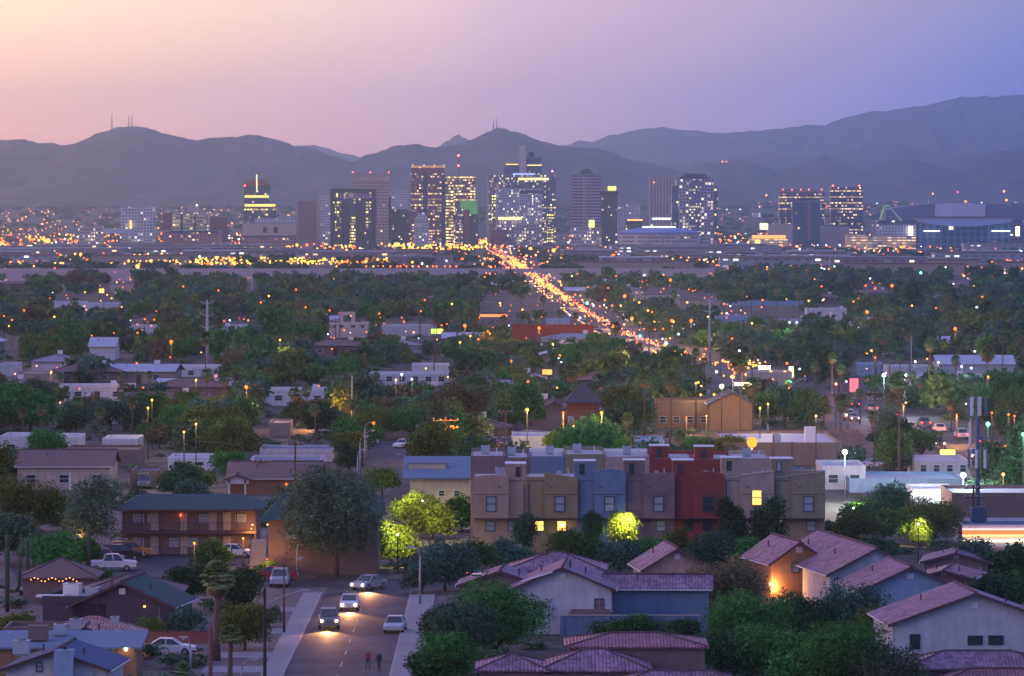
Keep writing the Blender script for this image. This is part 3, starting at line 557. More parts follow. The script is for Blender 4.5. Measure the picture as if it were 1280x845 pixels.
MB().box(x(1146), x(1268), 3.5, 55, z(274.4), z(273.3)).build('canopy_edge', mat('rosy_edge', (.6, .35, .33), var=.1), o)
for a, b in ((1155, 1175), (1240, 1263)): MB().box(x(a), x(b), 3, 3.9, z(289.4), z(288.2)).build('light_strip', e_white, o)
for a in (1139, 1273): MB().box(x(a-2.4), x(a+2.4), 8, 9.6, z(295), z(283)).build('lit_entrance', emat('entrance_glow', (1, .95, .8), 3), o)
MB().box(x(1097), x(1146), 12, 30, 0, z(281)).build('side_hall', f_pale, o)
MB().prism([(x(1128), z(276)), (x(1130), z(276)), (x(1113), z(257)), (x(1108), z(259)), (x(1103), z(275)), (x(1101), z(275)), (x(1107), z(258)), (x(1113), z(255.6))], 30, 34).build('green_arch', emat('green_arch_glow', (.25, .55, .3), .5), o)
landmark('stadium', 1195, 300)
# ---------------------------------------------------------------- roads and open ground
def sheet(name, pts, m, dz=.004, label=None):
    mb = MB(); mb.add([(p[0], p[1], gz(p[1])+dz) for p in pts], [tuple(range(len(pts)))]); return struct(name, mb, m)
def strip(name, line, w, m, dz=.004):
    L = [Vector((x, y, 0)) for x, y in line]; P = []
    for i in range(len(L)-1):                       # resample so that it follows the ground
        n = max(1, int((L[i+1]-L[i]).length/100)); P += [L[i].lerp(L[i+1], k/n) for k in range(n)]
    P.append(L[-1]); vs = []
    for i, p in enumerate(P):
        d = (P[min(i+1, len(P)-1)]-P[max(i-1, 0)]).normalized(); n = Vector((-d.y, d.x, 0))*w/2
        for q in (p-n, p+n): vs.append((q.x, q.y, gz(q.y)+dz))
    mb = MB(); mb.add(vs, [(2*i, 2*i+2, 2*i+3, 2*i+1) for i in range(len(P)-1)]); return struct(name, mb, m)
dirt = mat('dirt', (.17, .13, .11), var=.4, scale=.5); pave = mat('pavement', (.30, .28, .28), var=.15, scale=.8, bump=.1); lane = mat('lane_paint', (.55, .52, .45), var=.2, scale=3)
roadx = lambda Y: -14.6-(Y-440)*.008
RL, RR = G(366, 845), G(497, 845)
sheet('dirt_lot', [(-60, 380), (-3, 380), (-3, 660), (-60, 660)], dirt, .02)
strip('road', [(-14.9, 380), (-14.7, 498)], 8.8, asphalt, .03)
strip('road', [(-140, 503), (160, 503)], 11, asphalt, .045)
strip('road', [(-17.0, 509), (-17.2, 700), (-19.5, 792)], 7.6, asphalt, .03)
strip('road', [(-120, 800), (10, 797), (60, 830), (130, 820)], 9, asphalt, .04)
mb = MB()
for x0, x1, y0, y1 in ((-19.55, -19.35, 380, 490), (-10.4, -10.2, 380, 492)): mb.box(x0, x1, y0, y1, .0, .14)
struct('kerb', mb, concrete)
mb = MB().box(-10.2, -7.8, 380, 488, 0, .13); struct('pavement', mb, pave)
mb = MB().box(-21.3, -19.55, 380, 490, 0, .13); struct('pavement', mb, pave)
mb = MB()
for k in range(9): mb.box(-14.85, -14.75, 392+k*11, 396+k*11, .031, .036)
struct('lane_markings', mb, lane)
mb = MB()
for Y in (409, 422, 445, 468): mb.box(-26.5, -21.3, Y, Y+5.5, .02, .06)
struct('driveway_pavement', mb, pave)
sheet('car_park', [(-52, 505), (-29, 505), (-29, 545), (-58, 545)], asphalt, .06)
sheet('car_park', [(-8, 705), (6, 700), (10, 775), (-8, 785)], mat('worn_asphalt', (.16, .14, .14), var=.3, scale=.6), .05)
AVE = [(88, 560), (79, 690), (68, 888), (47, 1200), (35, 1493), (28, 1900), (21, 2524), (0, 4500), (-44, 7600)]
strip('avenue', AVE, 20, asphalt, .06)
mb = MB(); mb.add([(-700, 2950, gz(2950)+.3), (120, 2950, gz(2950)+.3), (160, 3300, gz(3300)+5), (-800, 3300, gz(3300)+5), (160, 3301, gz(3300)), (-800, 3301, gz(3300))], [(0, 1, 2, 3), (3, 2, 4, 5)]); struct('bare_embankment', mb, mat('bare_soil', (.24, .18, .17), var=.2, scale=.02))
strip('freeway', [(-900, 3950), (900, 3900)], 26, asphalt, .3)
def avex(Y):
    for (xa, ya), (xb, yb) in zip(AVE, AVE[1:]):
        if ya <= Y <= yb: return xa+(xb-xa)*(Y-ya)/(yb-ya)
    return AVE[0][0]

# ---------------------------------------------------------------- houses
CLEAR = []                                        # photo boxes that nearer trees must not cover
stucco = {k: weathered('stucco_'+k, v) for k, v in dict(tan=(.42,.29,.21), olive=(.30,.235,.13), blue=(.15,.22,.33), plum=(.22,.15,.16), maroon=(.26,.05,.045), taupe=(.40,.31,.26), greyolive=(.27,.24,.16), pale=(.52,.52,.56), sky=(.26,.38,.52), brown=(.22,.155,.14), orange=(.31,.18,.11), cream=(.50,.42,.34), white=(.68,.66,.68)).items()}  # orange tone stands in for lamp light on the lit brown walls
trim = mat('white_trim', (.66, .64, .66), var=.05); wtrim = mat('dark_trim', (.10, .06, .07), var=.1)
tile_y = tile('purple_tiles', (.25, .14, .20), 'y', .3, .42); tile_x = tile('purple_tiles_across', (.25, .14, .20), 'x', .3, .42); tile_m = tile('maroon_tiles', (.26, .11, .13), 'x')
tile_o = tile('rosy_tiles', (.40, .22, .20), 'x', .3)
shing = {k: mat('shingle_'+k, v, var=.2, scale=2.5, bump=.25) for k, v in dict(brown=(.19,.12,.11), teal=(.045,.085,.08), blue=(.17,.22,.30), grey=(.26,.26,.30), dark=(.07,.06,.08), navy=(.07,.10,.18)).items()}
glass = mat('window_glass', (.03, .05, .07), rough=.12, var=.1, spec=.8); blind = mat('window_blind', (.30, .36, .40), rough=.4, var=.1)
lit_pane = emat('lit_pane', (1, .48, .10), 1.8)
def window(par, x, y, z, w, h, face='S', pane=None, fr=None, bars=True, label=None):
    """frame with a pane in it on a wall facing S (towards the camera), W or E; x, y: centre on the wall plane, z: sill"""
    pane = pane or glass; fr = fr or dark
    fm = MB(); pm = MB(); t_ = .07
    def bx(m, a0, a1, d0, d1, z0, z1):
        if face == 'S': m.box(x+a0, x+a1, y-d1, y-d0, z0, z1)
        elif face == 'W': m.box(x-d1, x-d0, y+a0, y+a1, z0, z1)
        else: m.box(x+d0, x+d1, y+a0, y+a1, z0, z1)
    bx(fm, -w/2, w/2, .001, .09, z, z+t_); bx(fm, -w/2, w/2, .001, .09, z+h-t_, z+h); bx(fm, -w/2, -w/2+t_, .001, .085, z+t_, z+h-t_); bx(fm, w/2-t_, w/2, .001, .085, z+t_, z+h-t_)
    if bars: bx(fm, -w/2+t_, w/2-t_, .001, .08, z+h*.48, z+h*.53)
    f = fm.build('window', fr, par, label=label); bx(pm, -w/2+t_, w/2-t_, .004, .04, z+t_, z+h-t_); pm.build('pane', pane, f); return f
def ac_unit(par, x, y, z, s=.9, m=None):
    mb = MB().box(x-s/2, x+s/2, y-s/2, y+s/2, z+.15, z+.15+s*.85); mb.box(x-s/2-.04, x+s/2+.04, y-s/2-.04, y+s/2+.04, z+.15+s*.85, z+.2+s*.85); mb.box(x-s*.35, x+s*.35, y-s*.35, y+s*.35, z, z+.14)
    for k in range(4): mb.box(x-s*.42, x+s*.42, y-s/2-.03, y-s/2-.001, z+.22+k*s*.19, z+.26+k*s*.19)
    u = mb.build('cooling_unit', m or mat('unit_paint', (.42, .46, .52), var=.1), par); MB().tube([(x, y, z+.2+s*.85), (x, y, z+.27+s*.85)], s*.3, 10).build('fan', dark, u); return u
def wing(par, cx, cy, w, d, h, roof='gable', axis='y', pitch=.36, wm=None, rm=None, over=.45, z0=0., ends=(1, 1), fascia=None, ridge_caps=True):
    """walls with a roof over them; axis: direction of the ridge; gable walls are part of the wall mesh"""
    wm = wm or stucco['pale']; span = w if axis == 'y' else d; lg = d if axis == 'y' else w; rise = span/2*pitch
    tr = (lambda a, l, z: (cx+a, cy+l, z)) if axis == 'y' else (lambda a, l, z: (cx+l, cy-a, z))
    m = MB(); s, l = span/2, lg/2
    if roof == 'gable':
        vs = [tr(*q) for q in ((-s,-l,z0),(s,-l,z0),(s,-l,h),(0,-l,h+rise),(-s,-l,h),(-s,l,z0),(s,l,z0),(s,l,h),(0,l,h+rise),(-s,l,h))]
        m.add(vs, [(0,1,2,3,4),(9,8,7,6,5),(1,6,7,2),(5,0,4,9)])
    else: m.box(cx-w/2, cx+w/2, cy-d/2, cy+d/2, z0, h)
    m.build('wall', wm, par); r = MB(); so, lo = s+over, l+over; th = .16; g = .03
    if roof == 'gable':
        for sg in (-1, 1):
            a = [(0, h+rise+g), (sg*so, h-over*pitch+g)]
            vs = [tr(a[0][0], -lo, a[0][1]), tr(a[1][0], -lo, a[1][1]), tr(a[1][0], lo, a[1][1]), tr(a[0][0], lo, a[0][1])]
            vs += [(x, y, z+th) for x, y, z in vs]
            r.add(vs, [(0,1,2,3),(7,6,5,4),(0,4,5,1),(1,5,6,2),(2,6,7,3)])
        ro = r.build('roof', rm, par)
        if ridge_caps: MB().tube([tr(0, -lo-.02, h+rise+g+th+.02), tr(0, lo+.02, h+rise+g+th+.02)], .13, 6).build('ridge_cap', fascia or wtrim, ro)
        for e in (-1, 1):
            fm = MB()
            for sg in (-1, 1):
                p0 = tr(0, e*(lo+.02), h+rise-.06); p1 = tr(sg*so, e*(lo+.02), h-over*pitch-.06); q0 = tr(0, e*(lo+.09), h+rise-.06); q1 = tr(sg*so, e*(lo+.09), h-over*pitch-.06)
                fm.add([p0, p1, (p1[0],p1[1],p1[2]+.24), (p0[0],p0[1],p0[2]+.24), q0, q1, (q1[0],q1[1],q1[2]+.24), (q0[0],q0[1],q0[2]+.24)], [(0,1,2,3),(7,6,5,4),(4,5,1,0),(3,2,6,7),(5,6,2,1)])
            fm.build('rake_board', fascia or wtrim, ro)
        if span > 4:
            for q_, l_ in ((.45, -.2), (-.5, .15)):
                xx = q_*span/2; MB().tube([tr(xx, l_*lg, h+rise-abs(xx)*pitch), tr(xx, l_*lg, h+rise-abs(xx)*pitch+.75)], .07, 6).build('vent_pipe', wtrim, ro)
            for sg in (-1, 1): MB().tube([tr(sg*(so+.05), -lo, h-over*pitch+.06), tr(sg*(so+.05), lo, h-over*pitch+.06)], .07, 5).build('gutter', trim, ro)
    elif roof == 'hip':
        k = max(0., lo-so); top = h+rise+over*0
        vs = [tr(-so,-lo,h), tr(so,-lo,h), tr(so,lo,h), tr(-so,lo,h), tr(0,-k,h+so*pitch), tr(0,k,h+so*pitch)]
        lo_ = [(x, y, z-.14) for x, y, z in vs[:4]]
        r.add(vs+lo_, [(0,1,4),(1,2,5,4),(2,3,5),(3,0,4,5),(6,7,1,0),(7,8,2,1),(8,9,3,2),(9,6,0,3),(9,8,7,6)]); ro = r.build('roof', rm, par)
        c = MB(); c.tube([vs[4], (vs[5][0]+.001, vs[5][1]+.001, vs[5][2])], .12, 6)
        for a, b in ((0, 4), (1, 4), (2, 5), (3, 5)): c.tube([vs[a], vs[b]], .1, 5)
        c.build('ridge_cap', fascia or wtrim, ro)
    elif roof == 'shed':
        r.add([(cx-w/2-over, cy-d/2-over, h), (cx+w/2+over, cy-d/2-over, h), (cx+w/2+over, cy+d/2+over, h+d*pitch), (cx-w/2-over, cy+d/2+over, h+d*pitch)]+[(cx-w/2-over, cy-d/2-over, h+.16), (cx+w/2+over, cy-d/2-over, h+.16), (cx+w/2+over, cy+d/2+over, h+d*pitch+.16), (cx-w/2-over, cy+d/2+over, h+d*pitch+.16)],
              [(3,2,1,0),(4,5,6,7),(0,1,5,4),(1,2,6,5),(2,3,7,6),(3,0,4,7)]); ro = r.build('roof', rm, par)
    else:
        r.box(cx-w/2+.15, cx+w/2-.15, cy-d/2+.15, cy+d/2-.15, h+.002, h+.06); ro = r.build('roof', rm, par)
        p = MB(); H2 = h+.45
        p.box(cx-w/2-.05, cx+w/2+.05, cy-d/2-.05, cy-d/2+.149, h-.2, H2); p.box(cx-w/2-.05, cx+w/2+.05, cy+d/2-.149, cy+d/2+.05, h-.2, H2); p.box(cx-w/2-.05, cx-w/2+.149, cy-d/2+.15, cy+d/2-.15, h-.2, H2); p.box(cx+w/2-.149, cx+w/2+.05, cy-d/2+.15, cy+d/2-.15, h-.2, H2)
        p.build('parapet', fascia or wm, par)
    return ro
def house_at(px, py, rz, label, cat='house', name='house', z=0):
    p = G(px, py); return empty(name, p, R(rz), label, cat), p

# --- apartment block with walkway and railings
SB = 6000/541.
def apartment():
    Y = 541; x0, x1 = Xp(146, Y), Xp(326, Y); xc = (x0+x1)/2; w = x1-x0; o = empty('apartment_block', (xc, Y, 0), 0, 'long two storey motel style block with teal roof and railed walkway', 'apartment building')
    MB().box(-w/2+.6, w/2-.6, 1.5, 11, 0, 5.2).build('wall', stucco['brown'], o)
    mb = MB(); mb.add([(-w/2-.2, -.3, 5.25), (w/2+.3, -.3, 5.25), (w/2-2.5, 6, 6.6), (-w/2+2.2, 6, 6.6), (w/2+.3, 12, 5.25), (-w/2-.2, 12, 5.25)], [(0,1,2,3),(3,2,4,5),(0,3,5),(1,4,2),(5,4,1,0)])
    r = mb.build('roof', shing['teal'], o); MB().box(-w/2-.2, w/2+.3, -.36, -.3, 5.05, 5.27).build('fascia', wtrim, r)
    MB().box(-w/2+.5, w/2-.5, .15, 1.5, 2.5, 2.75).build('walkway', wtrim, o)
    ra = MB()
    for zb in (2.75, 0.0):
        for k in range(int(w/.28)): ra.box(-w/2+.5+k*.28, -w/2+.53+k*.28, .17, .2, zb, zb+.95)
        ra.box(-w/2+.5, w/2-.5, .16, .21, zb+.95, zb+1.0)
    ra.build('railing', dark, o)
    for k in range(8): MB().box(-w/2+.6+k*(w-1.3)/7, -w/2+.72+k*(w-1.3)/7, .2, .3, 0, 5.2).build('post', wtrim, o)
    for px, lv in ((172,1),(172,0),(190,1),(217,0),(254,1),(300,1),(152,0),(240,0)): window(o, Xp(px, Y)-xc, 1.5, 3.6 if lv else .9, 1.2, 1.0, pane=blind, fr=trim)
    for px in (192, 228, 283, 265): 
        for lv in (0, 1): MB().box(Xp(px, Y)-xc-.45, Xp(px, Y)-xc+.45, 1.4, 1.497, 2.76 if lv else 0, 4.8 if lv else 2.1).build('door', stucco['cream'], o)
    for px, py, m in ((224, 645, e_red), (152, 667, e_orange), (315, 657, e_warm)): MB().ball((Xp(px, Y)-xc, 1.25, Zp(py, Y)), .11, 6, 4).build('wall_lamp', m, o)
    for py, s in ((0, 0), (1, 0)): pass
    return o
apartment(); landmark('teal roofed motel block', 235, 670)
# --- second teal roofed block beside it
o = empty('apartment_block', (Xp(400, 514), 514, 0), 0, 'brown two storey block with teal roof behind the big dark tree', 'apartment building'); a, b = Xp(324, 514)-o.location.x, Xp(472, 514)-o.location.x
MB().box(a+1, b, 0, 12, 0, 5.9).build('wall', stucco['brown'], o)
mb = MB(); mb.add([(a, -.6, 5.9), (b+.5, -.6, 5.9), (b+.5, 6, 7.9), (a+2.6, 6, 8.6), (a, 13, 5.9), (b+.5, 13, 5.9)], [(0,1,2,3),(0,3,4),(3,2,5,4),(1,5,2),(4,5,1,0)]); mb.build('roof', shing['teal'], o)
window(o, a+3.6, 0, 3.9, 1.3, 1.1, pane=blind, fr=trim); MB().ball((a+.9, -.3, 5.4), .1, 6, 4).build('wall_lamp', e_warm, o)
CLEAR += [(146, 326, 622, 690)]
o = empty('staircase', (Xp(322, 527), 527, 0), 0, 'orange lit outdoor staircase between the two teal roofed blocks', 'staircase')
mb = MB()
for k in range(12): mb.box(-.9, .9, k*.3, k*.3+.3, k*.22, k*.22+.2)
mb.build('steps', concrete, o); MB().tube([(-.9, 0, .9), (-.9, 3.6, 3.5)], .04, 5).build('handrail', dark, o); MB().tube([(.9, 0, .9), (.9, 3.6, 3.5)], .04, 5).build('handrail', dark, o)

# --- row of seven stucco townhouses
Yt = 546.; zt = lambda py: Zp(py, Yt)
UN = [('tan', 592, 658, 'arc', 598, 592, 632, 657, 580, (614,), (613, 641)), ('olive', 658, 722, 'slant', 590, 597, 0, 0, 0, (699.5,), (674, 702)), ('blue', 722, 782, 'arc', 592, 584, 718, 744, 577, (761.5,), (736, 766)),
      ('plum', 782, 843, 'flat', 591, 591, 780, 806, 576, (823,), (826,)), ('maroon', 843, 905, 'arc', 594, 588, 841, 867, 576, (884.5,), (860, 884)), ('taupe', 905, 967, 'rise', 594, 587, 902, 928, 573, (945.5,), (922,)), ('greyolive', 967, 1031, 'flat', 588, 588, 964, 991, 574, (1010,), (1014,))]
words_ = {'tan': 'rosy tan', 'olive': 'olive brown', 'blue': 'sky blue', 'plum': 'plum grey', 'maroon': 'dark maroon', 'taupe': 'taupe', 'greyolive': 'grey olive'}
extra = {'tan': 'with a rounded parapet at the row end', 'olive': 'with a slanting parapet', 'blue': 'with an arched parapet', 'plum': 'with a flat parapet', 'maroon': 'with dark empty windows', 'taupe': 'with one brightly lit yellow window', 'greyolive': 'at the far end under a rooftop box'}
for col, a, b, sh, e0, e1, ca, cb, ct, ups, lows in UN:
    xa, xb = Xp(a, Yt), Xp(b, Yt); o = empty('townhouse', ((xa+xb)/2, Yt, 0), 0, f'{words_[col]} stucco townhouse {extra[col]}', 'townhouse', 'row of stucco townhouses'); xc = (xa+xb)/2
    sm = stucco[col]; first = (col == 'tan'); split = Xp({'tan': 636, 'olive': 680, 'blue': 742, 'plum': 803, 'maroon': 864, 'taupe': 924, 'greyolive': 988}[col], Yt)-xc; xa -= xc; xb -= xc
    bay = (xa, split) if first else (split, xb); rec = (split, xb) if first else (xa, split); n = 10
    pts = []
    for i in range(n+1):
        u = i/n; x_ = bay[0]+(bay[1]-bay[0])*u
        if sh == 'arc': y_ = e0+(e1-e0)*math.sin(math.pi*(.22+u*.56))**2*.8
        elif sh in ('slant', 'rise'): y_ = e0+(e1-e0)*u
        else: y_ = e0
        pts.append((x_, zt(y_)))
    g = .01
    MB().prism([(bay[0]+g, zt(647)), (bay[1]-g, zt(647))]+[(min(max(x_, bay[0]+g), bay[1]-g), z_) for x_, z_ in pts[::-1]], -.9, .0).build('bay', sm, o)
    MB().box(rec[0]+g, rec[1]-g, -.45, 0, zt(647), zt(596)).build('bay', sm, o)
    MB().box(xa+g, xb-g, .0, 11, -.3, zt(600)).build('wall', sm, o)
    MB().box(xa+g, xb-g, -.35, -.001, -.3, zt(680 if first or col == 'greyolive' else 666)).build('base_band', sm, o)
    ro = MB().box(xa+.3, xb-.3, .3, 10.7, zt(600)+.002, zt(600)+.08).build('roof', greyroof, o)
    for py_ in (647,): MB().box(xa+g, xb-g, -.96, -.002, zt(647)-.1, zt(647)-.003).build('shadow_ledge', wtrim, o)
    if ct:
        p0, p1 = Xp(ca, Yt)-xc, Xp(cb, Yt)-xc
        MB().box(p0, p1, .4 if not first else -.42, 3.4, zt(600)+.09 if not first else zt(647)+.1, zt(ct)).build('stair_tower', sm, o)
        MB().box(p0-.08, p1+.08, .32 if not first else -.5, 3.5, zt(ct), zt(ct)+.1).build('white_cap', white, o)
        window(o, p0+(p1-p0)*(.62 if first else .36), .4 if not first else -.42, zt(ct)-1.45, .55, 1.15, pane=glass if col != 'greyolive' else blind, bars=False, fr=wtrim if first else dark)
    for u in ups:
        ln = col == 'taupe'
        window(o, Xp(u, Yt)-xc, -.9, zt(639 if not ln else 631), 1.15, 1.75, pane=lit_pane if ln else (glass if col == 'maroon' else blind), fr=dark, label='brightly lit yellow window' if ln else None)
        MB().ball((Xp(u, Yt)-xc+(.9 if first else -1.0), -.93, zt(608)), .1, 6, 4).build('wall_vent', wtrim, o)
    for u in lows:
        ln = col == 'olive'
        window(o, Xp(u, Yt)-xc, .0 if col not in ('tan', 'greyolive') else 0, zt(664), 1.1, 1.2, pane=lit_pane if ln else blind if col != 'maroon' else glass, fr=dark)
    if col == 'olive': MB().ball((Xp(703, Yt)-xc, -.3, zt(656)), .16, 6, 4).build('porch_lamp', emat('porch_glow', (1, .75, .3), 30), o)
    if col in ('tan', 'greyolive'): ac_unit(o, 0, 3.5, zt(600)+.08, 1.1)
    if col in ('taupe', 'greyolive'): MB().tube([(xa+.3, -.95, zt(596)), (xb-.3, -.95, zt(589))], .05, 5).build('roof_rail', frame_tan, o)
    MB().tube([(xb-1, 5, zt(600)), (xb-1, 5, zt(588))], .06, 6).build('vent_pipe', trim, o)
    MB().tube([(rec[0]+.25 if not first else rec[1]-.25, -.53, zt(604)), (rec[0]+.25 if not first else rec[1]-.25, -.53, zt(646))], .05, 6).build('downpipe', wtrim, o)
    MB().box(bay[0]+.02, bay[1]-.02, -.93, -.901, zt(617.6), zt(617)).build('control_joint', wtrim, o); MB().box(rec[0]+.02, rec[1]-.02, -.48, -.451, zt(601), zt(600.2)).build('control_joint', wtrim, o)
    dsh = MB(); dsh.tube([(0, 0, 0), (0, 0, .6)], .03, 5); dsh.tube([(0, -.12, .62), (0, .02, .68)], [.33, .08], 12); dd = dsh.build('satellite_dish', trim, o); dd.location = ((xa+xb)/2+.8, 2.2, zt(600)+.08)
CLEAR += [(592, 1031, 572, 648)]; landmark('sky blue townhouse', 752, 640); landmark('dark maroon townhouse', 875, 640); landmark('rosy tan townhouse', 625, 640); landmark('grey olive townhouse', 1000, 640)
# second row behind, seen over the roofs
Y2 = 574.
for i, (a, b, top, m, tw_, lb) in enumerate([(588, 632, 570, 'plum', None, 'plum flat roofed townhouse behind the rosy tan one'), (632, 662, 572, 'brown', None, 'small brown townhouse with a white pipe behind the tan roof'), (662, 706, 570.5, 'blue', None, 'blue flat roofed townhouse behind the olive brown one'), (706, 756, 568, 'greyolive', None, 'grey olive townhouse in the rear row'),
       (756, 812, 571, 'taupe', None, 'taupe townhouse with rooftop units in the rear row'), (812, 866, 573, 'maroon', (813, 836, 558), 'maroon townhouse with a white capped stair tower in the rear row'), (866, 915, 574, 'maroon', (869, 892, 559), 'second maroon stair towered townhouse in the rear row'), (915, 962, 573, 'taupe', None, 'taupe townhouse with a railed ramp roof in the rear row')]):
    xa, xb = Xp(a, Y2), Xp(b, Y2); xc = (xa+xb)/2; w = xb-xa-.04; o = empty('townhouse', (xc, Y2, 0), 0, lb, 'townhouse', 'rear row of townhouses')
    h = Zp(top, Y2); MB().box(-w/2, w/2, 0, 10, 0, h).build('wall', stucco[m], o); MB().box(-w/2+.3, w/2-.3, .3, 9.7, h+.002, h+.02).build('roof', greyroof, o)
    MB().box(-w/2-.01, w/2+.01, 9.7, 10.05, h-.2, h+.45).build('parapet', white if i in (2, 4) else stucco[m], o)
    if tw_: 
        MB().box(Xp(tw_[0], Y2)-xc, Xp(tw_[1], Y2)-xc, .5, 3.5, h+.025, Zp(tw_[2], Y2)).build('stair_tower', stucco[m], o); MB().box(Xp(tw_[0], Y2)-xc-.1, Xp(tw_[1], Y2)-xc+.1, .4, 3.6, Zp(tw_[2], Y2), Zp(tw_[2], Y2)+.1).build('white_cap', white, o)
        window(o, Xp(tw_[0], Y2)-xc+1.0, .5, Zp(tw_[2], Y2)-1.4, .6, 1.1, bars=False)
    else: ac_unit(o, rnd.uniform(-1, 1), 4, h, 1.0); MB().tube([(w/4, 2, h), (w/4, 2, h+.9)], .07, 6).build('vent_pipe', trim, o)

# --- cottages with tiled roofs
steelbox = mat('grey_box', (.30, .30, .32), var=.1)
def gable_front(apx, apy, eL, eR, eyL, Y, d, label, wm, rm, rz=0, base=None, pitch=None, wins=(), z0=0, more=None, name='house', over=.45, solar=False):
    """gable facing the camera: apex pixel, eave pixels on both sides"""
    s = 6000/Y; xc = Xp((eL+eR)/2, Y); w = (eR-eL)/s-2*over; za = Zp(apy, Y); ze = Zp(eyL, Y); p = (za-ze)/((eR-eL)/s/2); h = za-.2-w/2*p
    o = empty(name, (xc, Y, 0), R(rz), label, 'house'); wing(o, 0, d/2, w, d, h, 'gable', 'y', p, wm, rm, over, z0=z0)
    for (wx, wy, ww, wh, pn) in wins: window(o, Xp(wx, Y)-xc, 0, Zp(wy, Y), ww, wh, pane=pn)
    lv = MB().box(-.3, .3, -.07, -.001, h+w*p*.25, h+w*p*.25+.55)
    for k in range(4): lv.box(-.27, .27, -.1, -.071, h+w*p*.25+.06+k*.12, h+w*p*.25+.11+k*.12)
    lv.build('gable_louvre', trim, o); MB().box(w*.36, w*.36+.35, -.16, -.001, 1.3, 1.9).build('meter_box', steelbox, o); MB().tube([(w*.36+.17, -.1, 1.9), (w*.36+.17, -.1, h-.1)], .03, 5).build('conduit', steelbox, o)
    if more: more(o, xc, Y, w, h, p)
    return o
def moreA(o, xc, Y, w, h, p):
    wing(o, w/2+4.2, 7.0, 9.5, 6, h-.3, 'gable', 'x', .32, stucco['blue'], tile_x, .4)            # long side wing
    wing(o, -w/2-1.6, 9.5, 7.5, 7, h-.2, 'gable', 'y', .34, stucco['plum'], tile_y, .4)
    wing(o, -1.3, 18, 9, 8, h+.6, 'hip', 'x', .34, stucco['plum'], tile_x, .4)
    wing(o, w/2-1.8, -1.6, 3.8, 3, 1.9, 'flat', 'x', .1, stucco['plum'], greyroof)
    MB().tube([(-w*.42, -.55, h+.7), (-w*.1, -.55, h+1.6)], .09, 6).build('skylight_tube', white, o)
    mb = MB(); mb.box(-w/2-4.2, -w/2-3.3, 4.5, 6.0, h+.8, h+.95); mb.build('solar_panel', glass, o)
    MB().tube([(.6, 3, h+1.5), (.6, 3, h+2.5)], .09, 6).build('vent_pipe', wtrim, o)
gable_front(689, 708, 636, 770, 736, 445, 11, 'pale grey gabled house with purple tiled wings before the olive brown townhouse', stucco['pale'], tile_y, rz=-3, more=moreA, wins=((749, 764, .9, 1.2, stucco['brown']),))
landmark('pale grey gabled house', 700, 745)
def flatwall(name, px0, px1, pt, Y, m, label, cat, th=.25, z0=0, capm=None):
    xa, xb = Xp(px0, Y), Xp(px1, Y); o = empty(name, ((xa+xb)/2, Y, 0), 0, label, cat); w = xb-xa; h = Zp(pt, Y)
    MB().box(-w/2, w/2, 0, th, z0, h).build('panel', m, o); MB().box(-w/2-.03, w/2+.03, -.05, th+.05, h, h+.1).build('coping', capm or concrete, o)
    n = max(2, int(w/4)+1)
    for k in range(n): MB().box(-w/2+k*(w-.4)/(n-1)-.0, -w/2+.4+k*(w-.4)/(n-1), -.08, -.001, z0, h-.01).build('pillar', m, o)
    return o
flatwall('garden_wall', 700, 875, 770, 440, stucco['blue'], 'long bluish garden wall below the pale grey gabled house', 'wall')
o = empty('house', (Xp(765, 380), 380, 0), 0, 'low house of stepped purple and maroon tiled roofs at the bottom edge', 'house')
xc = o.location.x; q = lambda p: Xp(p, 380)-xc
wing(o, q(640), 6, 5.2, 6, Zp(842, 380), 'hip', 'x', .30, stucco['plum'], tile_x, .4); wing(o, q(745), 7, 8.4, 7, Zp(843, 380), 'hip', 'x', .35, stucco['plum'], tile_x, .4); wing(o, q(800), 13, 11, 7, Zp(822, 380), 'hip', 'x', .2, stucco['brown'], tile_m, .4)
wing(o, q(850), -1, 11, 6, Zp(855, 380), 'hip', 'x', .34, stucco['plum'], tile_x, .4); wing(o, q(690), -2, 12, 5, Zp(856, 380), 'hip', 'x', .3, stucco['plum'], tile_x, .4)
for p_ in (714, 765, 775): MB().tube([(q(p_), 4, 1.2), (q(p_), 4, 2.9 if p_ == 714 else 2.5)], .12, 6).build('vent_pipe', wtrim, o)
landmark('stepped roof house', 765, 820)
gable_front(857, 684, 800, 893, 712, 475, 9, 'small house with a purple tiled gable in front of the maroon townhouse', stucco['taupe'], tile_y, rz=6)
# cluster on the other side
gable_front(1005, 676, 958, 1040, 704, 475, 10, 'tan gabled house with an orange lit lower wall under the grey olive townhouse', stucco['orange'], tile_y, rz=12, wins=((994, 716, .8, 1.0, blind),))
gable_front(1072, 673, 1000, 1120, 703, 480, 12, 'second gabled house of the purple roofed cluster, its eave above a lit white wall', stucco['pale'], tile_y, rz=10, wins=((1013, 722, .6, 1.0, blind),))
gable_front(1108, 684, 1030, 1160, 717, 462, 12, 'third gabled house of the purple roofed cluster, overlapping two others', stucco['pale'], tile_y, rz=9, wins=((1045, 735, .6, 1.0, blind),))
gable_front(1146, 707, 1070, 1206, 738, 448, 11, 'sky blue gabled house in the purple roofed cluster', stucco['sky'], tile_y, rz=6)
gable_front(1203, 740, 1108, 1330, 779, 412, 11, 'largest pale gabled house with two dark square windows low on its wall', stucco['pale'], tile_y, rz=4, wins=((1143, 811, .9, 1.3, glass), (1219, 806, 1.3, .8, glass), (1245, 806, 1.3, .8, glass)))
landmark('sky blue gabled house', 1150, 735); landmark('largest pale gabled house', 1205, 780); landmark('tan gabled house', 990, 715)
o = empty('house', (Xp(1215, 382), 382, 0), 0, 'low purple tiled roofs right under the largest pale gabled house', 'house'); xc = o.location.x; q = lambda p: Xp(p, 382)-xc
